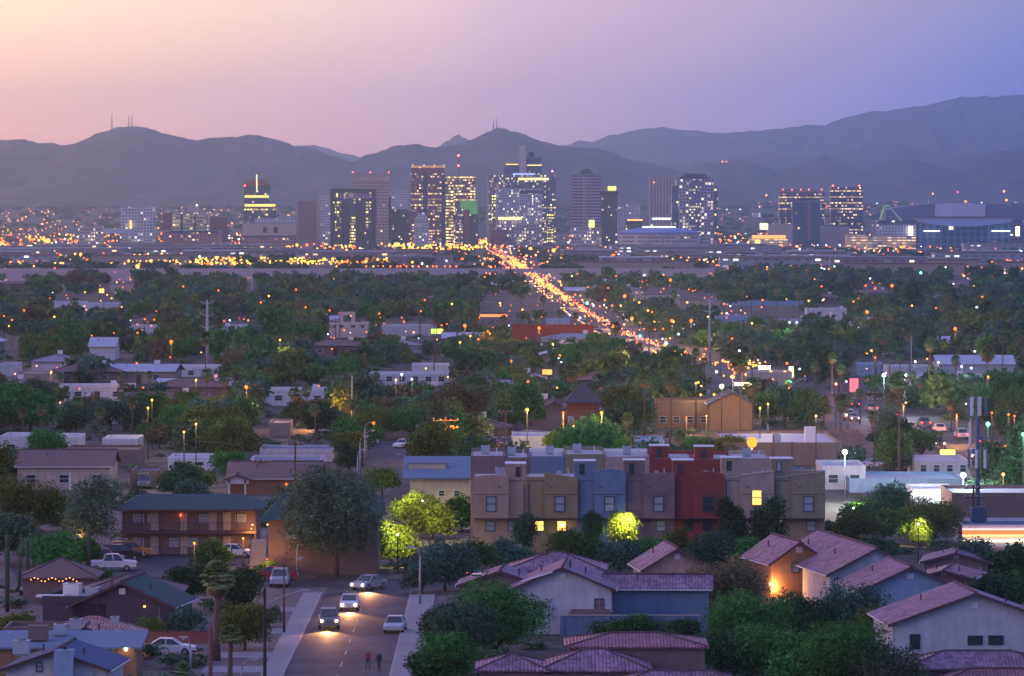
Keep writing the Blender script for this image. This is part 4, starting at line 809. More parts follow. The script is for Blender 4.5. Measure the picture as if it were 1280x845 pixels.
wing(o, q(1230), 5, 11.5, 6, Zp(838, 382), 'hip', 'x', .32, stucco['plum'], tile_x, .4); wing(o, q(1155), 7, 4.2, 5, Zp(840, 382), 'hip', 'x', .25, stucco['plum'], tile_x, .4); wing(o, q(1260), 0, 11, 5, Zp(850, 382), 'hip', 'x', .32, stucco['brown'], tile_m, .4)
gable_front(1185, 690, 1150, 1240, 702, 500, 9, 'purple roofed house half hidden behind the cluster', stucco['plum'], tile_y, rz=-8)
gable_front(1175, 712, 1140, 1220, 722, 478, 8, 'low purple roofed house squeezed behind the sky blue one', stucco['plum'], tile_m, rz=-12)
CLEAR += [(592, 890, 682, 790), (960, 1280, 672, 820)]

# --- houses at the lower corner
o = empty('house', (Xp(70, 399), 399, 0), 0, 'long low house with a blue shed roof and an orange lit end wall', 'house'); xc = o.location.x; q = lambda p: Xp(p, 399)-xc
wing(o, q(75), 3.5, (163+40)/15-.8, 7, Zp(811, 399), 'shed', 'x', .10, stucco['orange'], shing['blue'], .45)
window(o, q(125), 0, 1.1, 1.2, .9, pane=blind); MB().box(q(112), q(122), -.08, -.001, 0, 2.0).build('door', wtrim, o)
MB().box(q(32), q(56), 2, 3.2, Zp(803, 399), Zp(785, 399)).build('chimney', stucco['brown'], o); ac_unit(o, q(68), 5, 3.6, 1.0); MB().ball((q(158), -.5, Zp(811, 399)), .12, 6, 4).build('wall_lamp', emat('porch_glow', (1, .75, .3), 30), o)
landmark('blue shed roofed house', 80, 800)
o = gable_front(48, 812, 0, 140, 836, 378, 9, 'small pale gabled house with a blue chimney at the bottom corner', stucco['pale'], shing['navy'], rz=-4, wins=((49, 840, .5, .8, blind),))
xc = o.location.x; q = lambda p: Xp(p, 378)-xc
MB().box(q(70), q(94), -1.0, 0.0, 0, Zp(811, 378)).build('chimney', stucco['sky'], o); MB().tube([(q(82), -.5, Zp(811, 378)), (q(82), -.5, Zp(806, 378))], .16, 8).build('chimney_pot', dark, o); ac_unit(o, q(30), -1.2, Zp(818, 378), 1.2)
o = empty('house', (Xp(118, 412), 412, 0), 0, 'rosy tiled hip roofed house with an orange gable behind the blue shed roof', 'house'); xc = o.location.x; q = lambda p: Xp(p, 412)-xc
wing(o, q(112), 4, 8.0, 7, Zp(797, 412), 'hip', 'x', .36, stucco['brown'], tile_o, .4, fascia=tile_o); wing(o, q(110), -.6, 4.6, 3, Zp(796, 412), 'gable', 'y', .4, stucco['orange'], tile_o, .4); wing(o, q(40), 4, 5, 6, Zp(792, 412), 'flat', 'x', .1, stucco['brown'], shing['brown'])
ac_unit(o, q(98), -2.2, Zp(786, 412), 1.0); ac_unit(o, q(140), 3, Zp(786, 412), .7)
landmark('rosy tiled house', 118, 785)
o = gable_front(132, 726, 84, 222, 757, 441, 9, 'dark gabled house with a long teal roof slope', shing['dark'], shing['teal'], rz=-8)
xc = o.location.x; wing(o, -4.5, 4, 6, 8, Zp(752, 441), 'flat', 'x', .1, shing['dark'], shing['grey']); ac_unit(o, Xp(83, 441)-xc, 2, Zp(752, 441), 1.5, white); ac_unit(o, Xp(112, 441)-xc, 1, Zp(752, 441), 1.2)
MB().box(Xp(42, 441)-xc, Xp(78, 441)-xc, 0, 1.0, Zp(752, 441)+.3, Zp(750, 441)+.35).build('solar_panel', white, o); MB().ball((Xp(183, 441)-xc, -.6, Zp(757, 441)), .12, 6, 4).build('wall_lamp', e_warm, o)
landmark('dark gabled house', 140, 745)
o = empty('house', (Xp(72, 478), 478, 0), 0, 'low brown hip roofed house with string lights under its eave', 'house'); wing(o, 0, 4, 7, 7, Zp(722, 478), 'hip', 'x', .42, stucco['brown'], shing['brown'], .5)
mb = MB()
for k in range(14): mb.ball((-2.6+k*.35, -.55, Zp(724, 478)+.18*math.sin(k*1.3)), .06, 5, 3)
mb.build('string_lights', e_warm, o); landmark('brown hip roofed house', 72, 712)
o = empty('house', (Xp(165, 455), 455, 0), 0, 'brown roofed house sloping away between the dark gabled house and the car park', 'house'); wing(o, 0, 1, 9, 8, Zp(738, 455), 'hip', 'x', .33, stucco['brown'], shing['brown'], .5)
o = empty('walled_yard', (Xp(235, 436), 436, 0), 0, 'brick garden wall around the yard with the white parked car', 'wall'); MB().box(-5.2, 5, 0, .22, 0, 1.05).build('panel', mat('dark_brick', (.20, .09, .09), var=.3, scale=6), o); MB().box(-5.25, 5.05, -.04, .26, 1.05, 1.13).build('coping', wtrim, o)
flatwall('garden_wall', 188, 330, 792, 457, mat('dark_brick', (.20, .09, .09), var=.3, scale=6), 'dark brick wall running behind the white parked car', 'wall')
flatwall('garden_wall', 500, 600, 707, 530, shing['dark'], 'black wall below the lime lit trees', 'wall')

# --- middle distance buildings, each placed from the photo
def block(name, px0, px1, pt, pb, wm, rm, label, cat, d=12, roof='flat', pitch=.3, axis='x', wins=0, wmat=None, z=None, lm=None, fascia=None):
    Y = Yg(pb); z0 = gz(Y); s = 6000/Y; w = (px1-px0)/s; o = empty(name, (Xp((px0+px1)/2, Y), Y, z0), 0, label, cat); hh = (pb-pt)/s
    wh = hh-(.45 if roof == 'flat' else 0); wing(o, 0, d/2, w-.9 if roof != 'flat' else w, d, max(1.5, wh), roof, axis, pitch, wm, rm, .45, fascia=fascia)
    for k in range(wins): window(o, -w/2+(k+.5)*w/wins, 0, .9 if hh < 5 else hh*.3, min(1.4, w/wins*.5), 1.2, pane=wmat or glass, fr=trim)
    CLEAR.append((px0, px1, pt-1, pb-2 if pb > 600 or (px0 > 800 and pb > 500) else pt+.5*(pb-pt)))
    if lm: landmark(lm, (px0+px1)/2, pb-3)
    return o
def rb(name, px0, px1, pt, pb, wm, rm, label, cat='house', **k): return block(name, px0, px1, pt, pb, wm, rm, label, cat, **k)
S = stucco
o = rb('clinic_building', 508, 592, 574, 655, S['cream'], shing['blue'], 'two storey cream building with stepped pale blue roofs beside the rosy tan townhouse', 'building', d=7, roof='shed', pitch=.0, lm='pale blue roofed building')
Y = o.location.y; h = (655-574)/(6000/Y)
for z0, y0, d_ in ((h-2.6, -5.5, 5.5), ): pass
for c in o.children:
    if c.name.startswith('roof'): c.location.z = -2.5
    if c.name.startswith('wall'): c.scale.z = (h-2.4)/h
mb = MB(); w = 84/(6000/Y)
mb.add([(-w/2-.5, -.5, h-2.3), (w/2, -.5, h-2.3), (w/2, 9, h-.1), (-w/2-.5, 9, h-.1), (w/2, 9, h-2.5), (-w/2-.5, 9, h-2.5)], [(0,1,2,3), (3,2,4,5)]); mb.build('sloping_roof', shing['blue'], o)
MB().box(-w/2+.2, w/2-3.5, 3.4, 3.9, h-1.9, h-.75).build('clerestory', S['cream'], o); MB().box(-w/2+.1, w/2-3.4, 3.3, 5.4, h-.75, h-.6).build('clerestory_roof', shing['blue'], o)
for px in (571, 552): window(o, Xp(px, Y)-o.location.x, 0, h-4.6, .8, .8, fr=trim)
rb('ranch_house', 0, 55, 545, 572, S['white'], paleroof, 'long pale flat roofed house at the very edge behind green trees', wins=2)
rb('ranch_house', 62, 98, 546, 572, S['white'], paleroof, 'short pale roofed house with a white gable end', wins=1)
rb('ranch_house', 128, 172, 548, 566, S['white'], paleroof, 'low pale blue roof peeking out between two tree crowns')
rb('ranch_house', 80, 172, 562, 583, S['brown'], shing['brown'], 'wide brown flat roofed house with a vent box', d=14)
rb('ranch_house', 18, 142, 583, 612, S['cream'], shing['brown'], 'long brown roofed ranch house with a cooling unit over its dark veranda', roof='gable', pitch=.3, wins=3, lm='long brown ranch house')
rb('ranch_house', 163, 196, 588, 610, S['brown'], shing['navy'], 'small house with a pale blue flat roof above a navy one', wins=1)
o = rb('ranch_house', 282, 402, 598, 618, S['orange'], shing['brown'], 'brown roofed ranch house with a white gabled carport', roof='gable', pitch=.3, lm='ranch house with white carport')
Y = o.location.y; q = lambda p: Xp(p, Y)-o.location.x
wing(o, q(298), -1.5, 3.0, 3, 2.2, 'gable', 'y', .4, trim, shing['brown'], .4, z0=1.6); mb = MB().box(q(287), q(289), -3, -2.8, 0, 2.2); mb.box(q(307), q(309), -3, -2.8, 0, 2.2); mb.build('carport_posts', white, o); MB().ball((q(358), -.4, 1.4), .15, 6, 4).build('wall_lamp', e_orange, o); wing(o, q(392), -1, 3.2, 3, 2.0, 'gable', 'y', .4, S['orange'], shing['brown'], .4)
rb('ranch_house', 312, 400, 575, 592, S['pale'], shing['blue'], 'blue grey flat roofed house with a parked trailer shape on it', d=13)
rb('ranch_house', 325, 415, 561, 577, S['pale'], shing['blue'], 'low blue grey roof behind a bright green bush')
rb('ranch_house', 336, 362, 528, 546, S['taupe'], paleroof, 'small pinkish block house lit by the glow', lm='small pinkish block house')
rb('ranch_house', 210, 262, 572, 590, S['white'], paleroof, 'white walled house glimpsed through the foliage', wins=2)
o = rb('apartment_house', 820, 905, 500, 535, S['orange'], shing['dark'], 'two storey orange lit apartment house with gabled dark roofs', 'apartment building', roof='flat', d=10, wins=5, lm='orange lit apartment house')
rb('apartment_house', 868, 888, 490, 502, S['cream'], shing['dark'], 'upper storey block above the orange lit apartment house')
o = rb('apartment_house', 884, 945, 505, 538, S['orange'], shing['dark'], 'brown gabled wing of apartments under the round white lamp', 'apartment building', roof='gable', axis='y', pitch=.5, d=14)
rb('apartment_house', 680, 705, 508, 540, S['plum'], shing['dark'], 'narrow dark gabled house left of the brick red one', roof='gable', axis='y', pitch=.5)
rb('apartment_house', 706, 752, 503, 540, S['maroon'], shing['dark'], 'brick red two storey house with a dark hip roof between lamps', roof='hip', pitch=.5, wins=3, wmat=blind, lm='brick red two storey house')
o = rb('store_building', 905, 1050, 553, 582, S['brown'], paleroof, 'wide brown walled store with a pale lavender flat roof', 'shop', d=34, lm='lavender roofed store'); w = 145/(6000/o.location.y)
MB().box(w/2-5, w/2-3.4, 4, 6, 3, 5.6).build('roof_sign_box', white, o); ac_unit(o, w/2-9, 10, 3.0, 1.3)
rb('store_building', 1028, 1082, 582, 612, S['white'], paleroof, 'white walled workshop with a dark awning beyond the townhouse row', 'shop', d=14, wins=2)
rb('store_building', 1062, 1205, 598, 616, S['sky'], paleroof, 'long pale building with a flat white roof dotted with domes', 'shop', d=16)
rb('store_building', 1146, 1212, 576, 598, S['pale'], paleroof, 'pale commercial block with chimneys beside the lit white lamp', 'shop', d=16, wins=4, lm='pale commercial block')
rb('store_building', 1190, 1300, 616, 646, S['brown'], paleroof, 'long brown building with a lavender roof by the antenna mast', 'shop', d=16, lm='long brown building')
rb('store_building', 1142, 1196, 613, 630, S['pale'], paleroof, 'low pale annex before the dotted flat roof', 'shop', d=12)
o = rb('diner_building', 1203, 1300, 656, 684, S['white'], shing['navy'], 'diner with glowing red and white light bands', 'restaurant', d=12, lm='diner with glowing bands'); w = 97/(6000/o.location.y); s = 6000/o.location.y
for py, m, t_ in ((664.5, emat('band_red', (1, .10, .03), 2.2), .28), (669.5, e_warm, .10), (676, emat('band_cream', (1, .85, .6), 2.5), .16), (661.5, emat('band_pink', (1, .5, .4), 2), .1)): MB().box(-w/2, w/2, -.3, -.06, (684-py)/s-t_/2, (684-py)/s+t_/2).build('light_band', m, o)
ac_unit(o, -w/4, 4, 2.6, 1.8, shing['navy'])
rb('store_building', 945, 1080, 541, 556, S['brown'], shing['brown'], 'flat brown roof strip behind the lavender roofed store', 'shop', d=10)
o = rb('chapel', 412, 459, 404, 422, mat('cream_stucco', (.62, .50, .44), var=.05), paleroof, 'pinkish white mission style chapel with a bell arch', 'chapel', d=14, lm='mission chapel'); s = 6000/o.location.y; w = 47/s
mb = MB(); mb.box(-.3*w*.0-2.8, -1.6, 0, 1, 3.2, 7.2); mb.box(.9, 2.1, 0, 1, 3.2, 7.2); mb.box(-2.8, 2.1, 0, 1, 7.2, 8.2); mb.box(-5, -4, 0, 1, 3.2, 5); mb.box(4, 5, 0, 1, 3.2, 5); mb.build('bell_arch', mat('cream_stucco', (.62, .50, .44)), o)
for a, b, pt, pb, wm, rm, lb, kw in [
    (462, 560, 467, 482, 'white', paleroof, 'long white walled building lit by white lamps between trees', dict(wins=6, lm='long white walled building')),
    (515, 560, 456, 467, 'white', paleroof, 'white roofed hall behind the long white walled one', {}),
    (640, 742, 407, 430, 'maroon', shing['brown'], 'large brick coloured hall with a lit glass porch', dict(lm='large brick hall')),
    (683, 712, 399, 408, 'sky', paleroof, 'small glass porch with a glowing blue roof line', {}),
    (205, 272, 458, 474, 'white', paleroof, 'white building with a yellow ring sign by the power pole', dict(wins=3, lm='white building by the power pole')),
    (95, 128, 379, 388, 'white', paleroof, 'bright white roofed shed row, nearer the edge', {}), (130, 148, 379, 387, 'white', paleroof, 'short bright white shed next to the shed row', {}),
    (137, 168, 357, 366, 'cream', paleroof, 'cream building with a glowing yellow end wall', {}), (162, 195, 407, 417, 'white', paleroof, 'pale roofed house with an orange lamp before it', {}),
    (275, 320, 407, 415, 'white', paleroof, 'pale low roofs behind the power pole', {}), (110, 146, 433, 450, 'white', paleroof, 'gabled white house under a tall dark pole', dict(roof='gable')),
    (478, 545, 407, 420, 'pale', paleroof, 'pale building with a greenish lit awning', {}), (600, 700, 378, 390, 'taupe', shing['brown'], 'low building with a red neon edge near the avenue', dict(lm='low building with red neon edge')),
    (895, 935, 395, 407, 'sky', paleroof, 'pale blue roofed unit beside the tall monopole', {}), (905, 1005, 412, 382, 'sky', paleroof, 'long lavender warehouse in the bluish distance', dict(lm='long lavender warehouse')),
    (795, 850, 370, 380, 'cream', paleroof, 'cream lit store next to the avenue', {}), (850, 900, 378, 386, 'taupe', paleroof, 'store with curved roof beyond the avenue lights', {}),
    (1075, 1105, 455, 470, 'sky', paleroof, 'white canopied station lit by a cold lamp', dict(lm='cold lit station canopy')), (1170, 1270, 455, 472, 'pale', paleroof, 'wide gabled hall lit by cold white lamps', dict(roof='gable', pitch=.25, lm='wide cold lit hall')),
    (1110, 1165, 458, 474, 'pale', paleroof, 'low hall between the station canopy and the wide hall', {}), (930, 990, 465, 484, 'cream', paleroof, 'shop with bright yellow windows', dict(lm='bright yellow windowed shop')),
    (640, 700, 545, 562, 'white', paleroof, 'white roofed carport behind the orange lit car park', {}), (790, 830, 552, 566, 'sky', paleroof, 'pale blue roofed shed behind the rear townhouses', {}),
    (20, 75, 466, 482, 'taupe', paleroof, 'dusty pink roofed house among olive trees', {}), (0, 20, 455, 470, 'pale', paleroof, 'pale house cut by the picture edge', {})]:
    cat_ = 'building'; rb('low_building', a, b, pt, pb, S[wm], rm, lb, cat_, d=14, **kw)
def glow_panel(px0, px1, p0, p1, m, label, nm='lit_sign', cat='sign', dy=-1.0):
    Y = Yg(p1+6)+dy; s = 6000/Y; w = (px1-px0)/s; h = (p1-p0)/s; z0 = Zp(p1, Y)-gz(Y); o = empty(nm, (Xp((px0+px1)/2, Y), Y, gz(Y)), 0, label, cat)
    MB().box(-w/2, w/2, -.15, 0, z0, z0+h).build('face', m, o); MB().box(-w/2-.1, w/2+.1, .001, .25, z0-.1, z0+h+.1).build('housing', dark, o)
    for e in (-1, 1): MB().tube([(e*w*.4, .12, 0), (e*w*.4, .12, z0-.1)], .08, 6).build('post', dark, o)
    CLEAR.append((px0-2, px1+2, p0-2, p1+4)); return o
glow_panel(948, 963, 457, 470, emat('sign_warmwhite', (1, .8, .45), 5), 'big square warm white lit sign'); glow_panel(927, 938, 450, 456, emat('sign_yellow2', (1, .7, .15), 3), 'small yellow lit sign above the shops'); glow_panel(918, 944, 478, 482, emat('sign_warmwhite', (1, .8, .45), 5), 'long low strip of warm white canopy light', 'lit_canopy', 'canopy')
glow_panel(986, 992, 458, 472, emat('sign_cream', (1, .8, .45), 1.6), 'tall narrow cream lit sign'); glow_panel(1062, 1073, 473, 490, emat('sign_pink', (.9, .15, .2), 1.2), 'pinkish red lit sign by the cold lit station'); glow_panel(983, 990, 474, 479, e_teal, 'small teal lit sign under the cream one')
glow_panel(600, 634, 393, 396, emat('neon_red', (1, .15, .05), 2.5), 'long red neon strip over the low building', 'neon_strip'); glow_panel(489, 508, 409, 413, emat('awning_green', (.6, .9, .1), 1.8), 'yellow green lit awning strip', 'lit_awning'); glow_panel(539, 553, 411, 417, emat('awning_green', (.6, .9, .1), 1.8), 'second yellow green lit box beside an orange wall', 'lit_awning')
glow_panel(1175, 1194, 562, 571, emat('sign_yellow', (.85, .9, .15), 1.6), 'yellow lit sign beside the busy avenue'); glow_panel(208, 216, 463, 470, emat('ring_yellow', (.8, .7, .1), 1.0), 'small yellow oval sign on the white building'); glow_panel(678, 690, 462, 468, emat('lit_wall_o', (1, .4, .1), 1.5), 'orange lit wall sign in the trees'); glow_panel(124, 130, 361, 366, e_yel, 'yellow lit wall at the edge of the cream building')
# ---------------------------------------------------------------- vehicles
paint = {k: mat('paint_'+k, v, rough=.3, var=.03, spec=.6) for k, v in dict(white=(.72,.70,.72), silver=(.42,.43,.47), black=(.02,.02,.025), red=(.35,.03,.03), blue=(.05,.10,.25), orange=(.50,.20,.05), grey=(.16,.16,.18)).items()}
tyre = mat('tyre_rubber', (.02, .02, .02), var=.1); rimm = mat('rim_alloy', (.5, .5, .52), rough=.3, metal=.8, var=.05)
carglass = mat('car_glass', (.015, .018, .025), rough=.08, var=.05, spec=.9)
hl_on = emat('headlight_glow', (1, .62, .30), 14); hl_far = emat('far_headlight_glow', (1, .38, .08), 3.2); tl_on = emat('taillight_glow', (1, .04, .02), 9); hl_off = mat('headlight_lens', (.6, .6, .62), rough=.2); tl_off = mat('taillight_lens', (.3, .02, .02), rough=.3)
CARTMP = {}
def car_meshes(kind):
    if kind in CARTMP: return CARTMP[kind]
    if kind == 'sedan': L, Wd, lo = 4.6, 1.8, [(-2.3,.35),(-2.28,.75),(-1.5,.93),(1.55,.98),(2.25,.9),(2.3,.35)]; top = [(-1.05,.95),(-.35,1.42),(.85,1.45),(1.6,.98)]
    elif kind == 'suv': L, Wd, lo = 4.7, 1.9, [(-2.35,.4),(-2.33,.95),(-1.35,1.1),(2.25,1.12),(2.35,.95),(2.35,.4)]; top = [(-1.2,1.1),(-.6,1.75),(1.95,1.75),(2.28,1.12)]
    elif kind == 'pickup': L, Wd, lo = 5.4, 1.95, [(-2.7,.45),(-2.68,1.05),(-1.5,1.15),(2.65,1.12),(2.7,.45)]; top = [(-1.35,1.15),(-.8,1.8),(.55,1.8),(.9,1.13)]
    # profile is (along, up) with the front at negative x
    def loft(prof, w0, w1, zs=None):
        n = len(prof); mb = MB(); vs = []
        secs = [(-1, .93), (-.8, 1), (.8, 1), (1, .93)]
        for s_, k in secs:
            for x, z in prof: vs.append((x*(.985 if abs(s_) == 1 else 1), s_*w0/2, prof[0][1]+(z-prof[0][1])*k if True else z))
        fs = []
        for j in range(3):
            for i in range(n): fs.append((j*n+i, j*n+(i+1) % n, (j+1)*n+(i+1) % n, (j+1)*n+i))
        fs += [tuple(range(n-1, -1, -1)), tuple(3*n+i for i in range(n))]; mb.add(vs, fs); return mb
    body = loft(lo, Wd, Wd)
    rt = MB(); (x0, z0), (x1, z1), (x2, z2), (x3, z3) = top; a, b = Wd/2*.88, Wd/2*.74
    rt.add([(x1+.05, -b, z1), (x2-.05, -b, z2), (x2-.05, b, z2), (x1+.05, b, z1), (x1+.05, -b, z1+.04), (x2-.05, -b, z2+.04), (x2-.05, b, z2+.04), (x1+.05, b, z1+.04)], [(3,2,1,0),(4,5,6,7),(0,1,5,4),(1,2,6,5),(2,3,7,6),(3,0,4,7)])
    for s_ in (-1, 1):
        for (xa, za, xb, zb_) in ((x0, z0, x1, z1), (x3, z3, x2, z2), ((x0+x3)/2, z0, (x1+x2)/2, z1)): rt.tube([(xa, s_*a, za), (xb, s_*b, zb_)], .045, 5)
    gl = MB(); gl.add([(x0, -a, z0), (x3, -a, z3), (x3, a, z3), (x0, a, z0), (x1, -b, z1-.01), (x2, -b, z2-.01), (x2, b, z2-.01), (x1, b, z1-.01)], [(0,1,5,4),(1,2,6,5),(2,3,7,6),(3,0,4,7),(4,5,6,7)])
    wh = MB().tube([(0, -.11, 0), (0, .11, 0)], .33, 14); ri = MB().tube([(0, -.125, 0), (0, .125, 0)], .19, 10)
    hd = MB().ball((0, 0, 0), .13, 8, 5); tl = MB().box(-.04, .04, -.14, .14, -.07, .07)
    d = dict(L=L, W=Wd, body=body.mesh('body', paint['white']), roof=rt.mesh('cabin_roof', paint['white']), glass=gl.mesh('windows', carglass), wheel=wh.mesh('wheel', tyre, True), rim=ri.mesh('rim', rimm), head=hd.mesh('headlight', hl_off), tail=tl.mesh('taillight', tl_off), hz=lo[1][1]-.12, tz=lo[-2][1]-.15 if kind != 'sedan' else .75)
    CARTMP[kind] = d; return d
def slot(o, m): o.material_slots[0].link = 'OBJECT'; o.material_slots[0].material = m; return o
CARS = []
def car(p, rz, kind='sedan', col='white', label=None, head=False, tail=False, group=None, simple=False, big=1.0):
    """front points along local -x; rz in degrees"""
    d = car_meshes(kind); o = empty('parked_car' if not (head or tail) else 'car', p, R(rz), label, 'car', group)
    slot(mobj('body', d['body'], o), paint[col]); slot(mobj('cabin_roof', d['roof'], o), paint[col]); mobj('windows', d['glass'], o)
    if not simple:
        for x in (-d['L']*.31, d['L']*.3):
            for s_ in (-1, 1):
                w = mobj('wheel', d['wheel'], o); w.location = (x, s_*(d['W']/2-.08), .33); mobj('rim', d['rim'], w)
    for s_ in (-1, 1):
        h = slot(mobj('headlight', d['head'], o), (hl_far if simple else hl_on) if head else hl_off); h.location = (-d['L']/2+.02, s_*d['W']*.36, d['hz']); h.scale = (big,)*3
        h = slot(mobj('taillight', d['tail'], o), tl_on if tail else tl_off); h.location = (d['L']/2+.01, s_*d['W']*.38, d['tz']); h.scale = (1, big, big)
    o['_c'] = col+' '+kind; CARS.append(o); return o
def spot(p, tgt, e, col, size=70, r=.1):
    l = bpy.data.lights.new('beam', 'SPOT'); l.energy = e; l.color = col; l.spot_size = R(size); l.spot_blend = .6; l.shadow_soft_size = r
    o = bpy.data.objects.new('headlight_beam', l); COL.objects.link(o); o.location = p; o.rotation_euler = (Vector(tgt)-Vector(p)).to_track_quat('-Z', 'Y').to_euler(); return o
def plight(p, e, col, r=.3, nm='lamp_light'):
    l = bpy.data.lights.new(nm, 'POINT'); l.energy = e; l.color = col; l.shadow_soft_size = r; o = bpy.data.objects.new(nm, l); COL.objects.link(o); o.location = p; return o
OR = (1, .42, .10)
# near street
for px, py, lb in ((437, 762, 'white sedan with glowing headlights driving towards the viewer on the near street'), (408, 783, None), (461, 737, 'sedan with glowing headlights just turning out of the junction')):
    if lb is None: continue
    p = G(px, py); car(p+Vector((0, 0, .04)), 90 if px != 461 else 60, 'sedan', 'white' if px != 461 else 'silver', lb, head=True)
    spot(p+Vector((0, -2.6, .7)), p+Vector((0, -26, -.3)), 2800, (1, .42, .15), 60)
p = G(411, 785); car(p+Vector((0, 0, .04)), 93, 'suv', 'grey', 'dark sport utility car with glowing headlights leading on the near street', head=True); spot(p+Vector((0, -2.6, .8)), p+Vector((0, -24, -.3)), 2800, (1, .42, .15), 60)
p = G(494, 790); car(p+Vector((0, 0, .04)), 86, 'sedan', 'silver', 'silver sedan parked at the kerb of the near street')
p = G(345, 726); car(p+Vector((0, 0, .06)), 180, 'sedan', 'red', 'red sedan with lit tail lights crossing behind the junction', tail=True); p = G(556, 726); car(p+Vector((0, 0, .06)), 0, 'suv', 'grey', 'grey sport utility car with lit tail lights leaving the junction', tail=True)
for px, py, rz, k, c, lb in ((139, 714, 185, 'pickup', 'white', 'white pickup truck facing away in the motel car park'), (128, 706, 185, 'suv', 'orange', 'orange lit utility car behind the white pickup'), (152, 701, 184, 'suv', 'black', 'black utility car in the motel car park'), (163, 697, 184, 'suv', 'orange', 'orange lit car at the end of the parked row before the motel block'),  # orange lit cars: the lamp light is put into their paint
    (293, 697, 170, 'sedan', 'white', 'white sedan parked under the small orange lamp'), (212, 819, 178, 'sedan', 'white', 'white sedan parked behind the brick yard wall'), (38, 743, 90, 'sedan', 'black', 'black car beside the tall cactus'), (543, 702, 200, 'sedan', 'blue', 'blue sedan parked under the lime lit trees'), (350, 733, 90, 'suv', 'silver', 'silver car parked on the dirt lot by the junction')):
    p = G(px, py); car(p+Vector((0, 0, .06)), rz, k, c, lb)
# parked cars further out
cols = ['white', 'silver', 'black', 'red', 'grey', 'white']
for i in range(26):
    px = rnd.uniform(585, 690); py = rnd.choice((552, 556, 561, 565)); p = G(px, py); car(p+Vector((0, 0, .06)), rnd.choice((90, 270, 86)), rnd.choice(('sedan', 'suv', 'pickup')), rnd.choice(cols), None, group='cars in the orange lit car park')
for px, py in ((455, 555), (505, 560), (183, 610), (212, 612), (610, 548), (1095, 585), (1118, 588), (1136, 586), (1060, 600), (1256, 610), (1272, 606), (950, 500), (965, 503), (1010, 478), (408, 538), (404, 541), (975, 500), (660, 508), (672, 508), (735, 448), (742, 450), (860, 482)):
    p = G(px, py); car(p, rnd.uniform(0, 360), rnd.choice(('sedan', 'suv')), rnd.choice(cols))
# avenue traffic: lit cars at rest in both directions
def traffic(Ys, off, towards, grp):
    for Y in Ys:
        i = 1 if Y < 6900 else 1; dx = avex(Y+10)-avex(Y-10); rz = 90-math.degrees(math.atan2(dx, 20)); big = max(1.0, min(3.0, Y/1000))
        car(Vector((avex(Y)+off, Y, gz(Y)+.07)), rz if towards else rz+180, rnd.choice(('sedan', 'suv', 'pickup')), rnd.choice(cols), None, head=towards, tail=not towards, group=grp, simple=Y > 1000, big=big)
ys1 = [620, 655, 668, 700, 726, 742, 775, 800, 845, 880, 893, 935, 960]+[1230+k*17 for k in range(42) if k % 6]+[1960+k*48 for k in range(18) if k % 4 != 2]+[2900+k*150 for k in range(24)]
traffic([y+rnd.uniform(-6, 6) for y in ys1], -5.5, True, 'cars coming up the long avenue with headlights on')
traffic([y+rnd.uniform(-6, 6) for y in ys1 if y != 700], -2.2, True, 'cars coming up the long avenue with headlights on') if False else None
ys2 = [630, 642, 676, 690, 712, 735, 752, 770, 790, 815, 840, 860, 900, 925, 950, 975]+[1300+k*45 for k in range(14)]+[2000+k*70 for k in range(12)]+[2950+k*140 for k in range(27)]
traffic([y+rnd.uniform(-6, 6) for y in ys2], 3.5, False, 'cars going down the long avenue with tail lights on')
for Y in (720, 900): pass
for Y in (650, 700, 760, 880, 1300, 1400, 1500, 1650, 2050, 2300, 2500): plight((avex(Y)+1, Y, gz(Y)+7), 3500*(1 if Y < 1000 else 3), (1, .5, .25) if Y > 1000 else (1, .28, .2), .5, 'street_glow')

# ---------------------------------------------------------------- lamps, poles, masts
polesteel = mat('pole_dark_steel', (.035, .035, .04), rough=.6, var=.08); steel = mat('pole_steel', (.40, .40, .42), rough=.5, var=.08, metal=.3); rustpole = mat('rust_pole', (.16, .07, .05), var=.2, scale=2); woodp = mat('wood_pole', (.15, .09, .06), var=.25, scale=2)
LAMPS = []
def cobra(px, pyb, pyt, arm, label, on=None, m=None, two=False):
    """street lamp with a curved arm; foot and top rows, arm in photo pixels (sign gives the side)"""
    p = G(px, pyb); s = 6000/p.y; h = (pyb-pyt)/s; a = arm/s; o = empty('street_lamp', p, 0, label, 'street lamp')
    MB().tube([(0, 0, 0), (0, 0, h*.5), (0, 0, h-.9)], [.13, .10, .07], 8).build('pole', m or steel, o, True)
    MB().tube([(0, 0, h-.9), (a*.12, 0, h-.35), (a*.45, 0, h-.05), (a, 0, h)], [.06, .05, .045, .04], 6).build('arm', m or steel, o, True)
    hd = MB().box(a-.35 if a > 0 else a-.35, a+.35, -.14, .14, h-.04, h+.1).build('lamp_head', steel, o)
    MB().ball((a, 0, h-.08), .14 if not on else .22, 8, 5).build('lens', on or trim, hd); LAMPS.append(o); return o, p+Vector((a, 0, h))
cobra(372, 722, 656, 27, 'tall grey street lamp with an arm before the big dark tree'); cobra(355, 792, 698, 19, 'rust brown street lamp with a curved arm on the dirt lot', m=rustpole)
cobra(525, 757, 684, -12, 'unlit street lamp at the corner of the junction'); cobra(238, 850, 797, -9, 'small curved white lamp near the bottom palm'); cobra(302, 850, 824, 16, 'low curved lamp beside the wooden pole')
cobra(456, 590, 528, 11, 'street lamp with an orange light beside the far road', on=e_orange); o, p = cobra(450, 600, 545, 8, 'first of the unlit lamps along the far road'); cobra(447, 615, 562, 8, 'nearest unlit lamp along the far road'); cobra(458, 572, 538, 8, 'farthest unlit lamp along the far road')
cobra(512, 580, 568, -14, 'curved lamp bending over the pale blue roofed building')
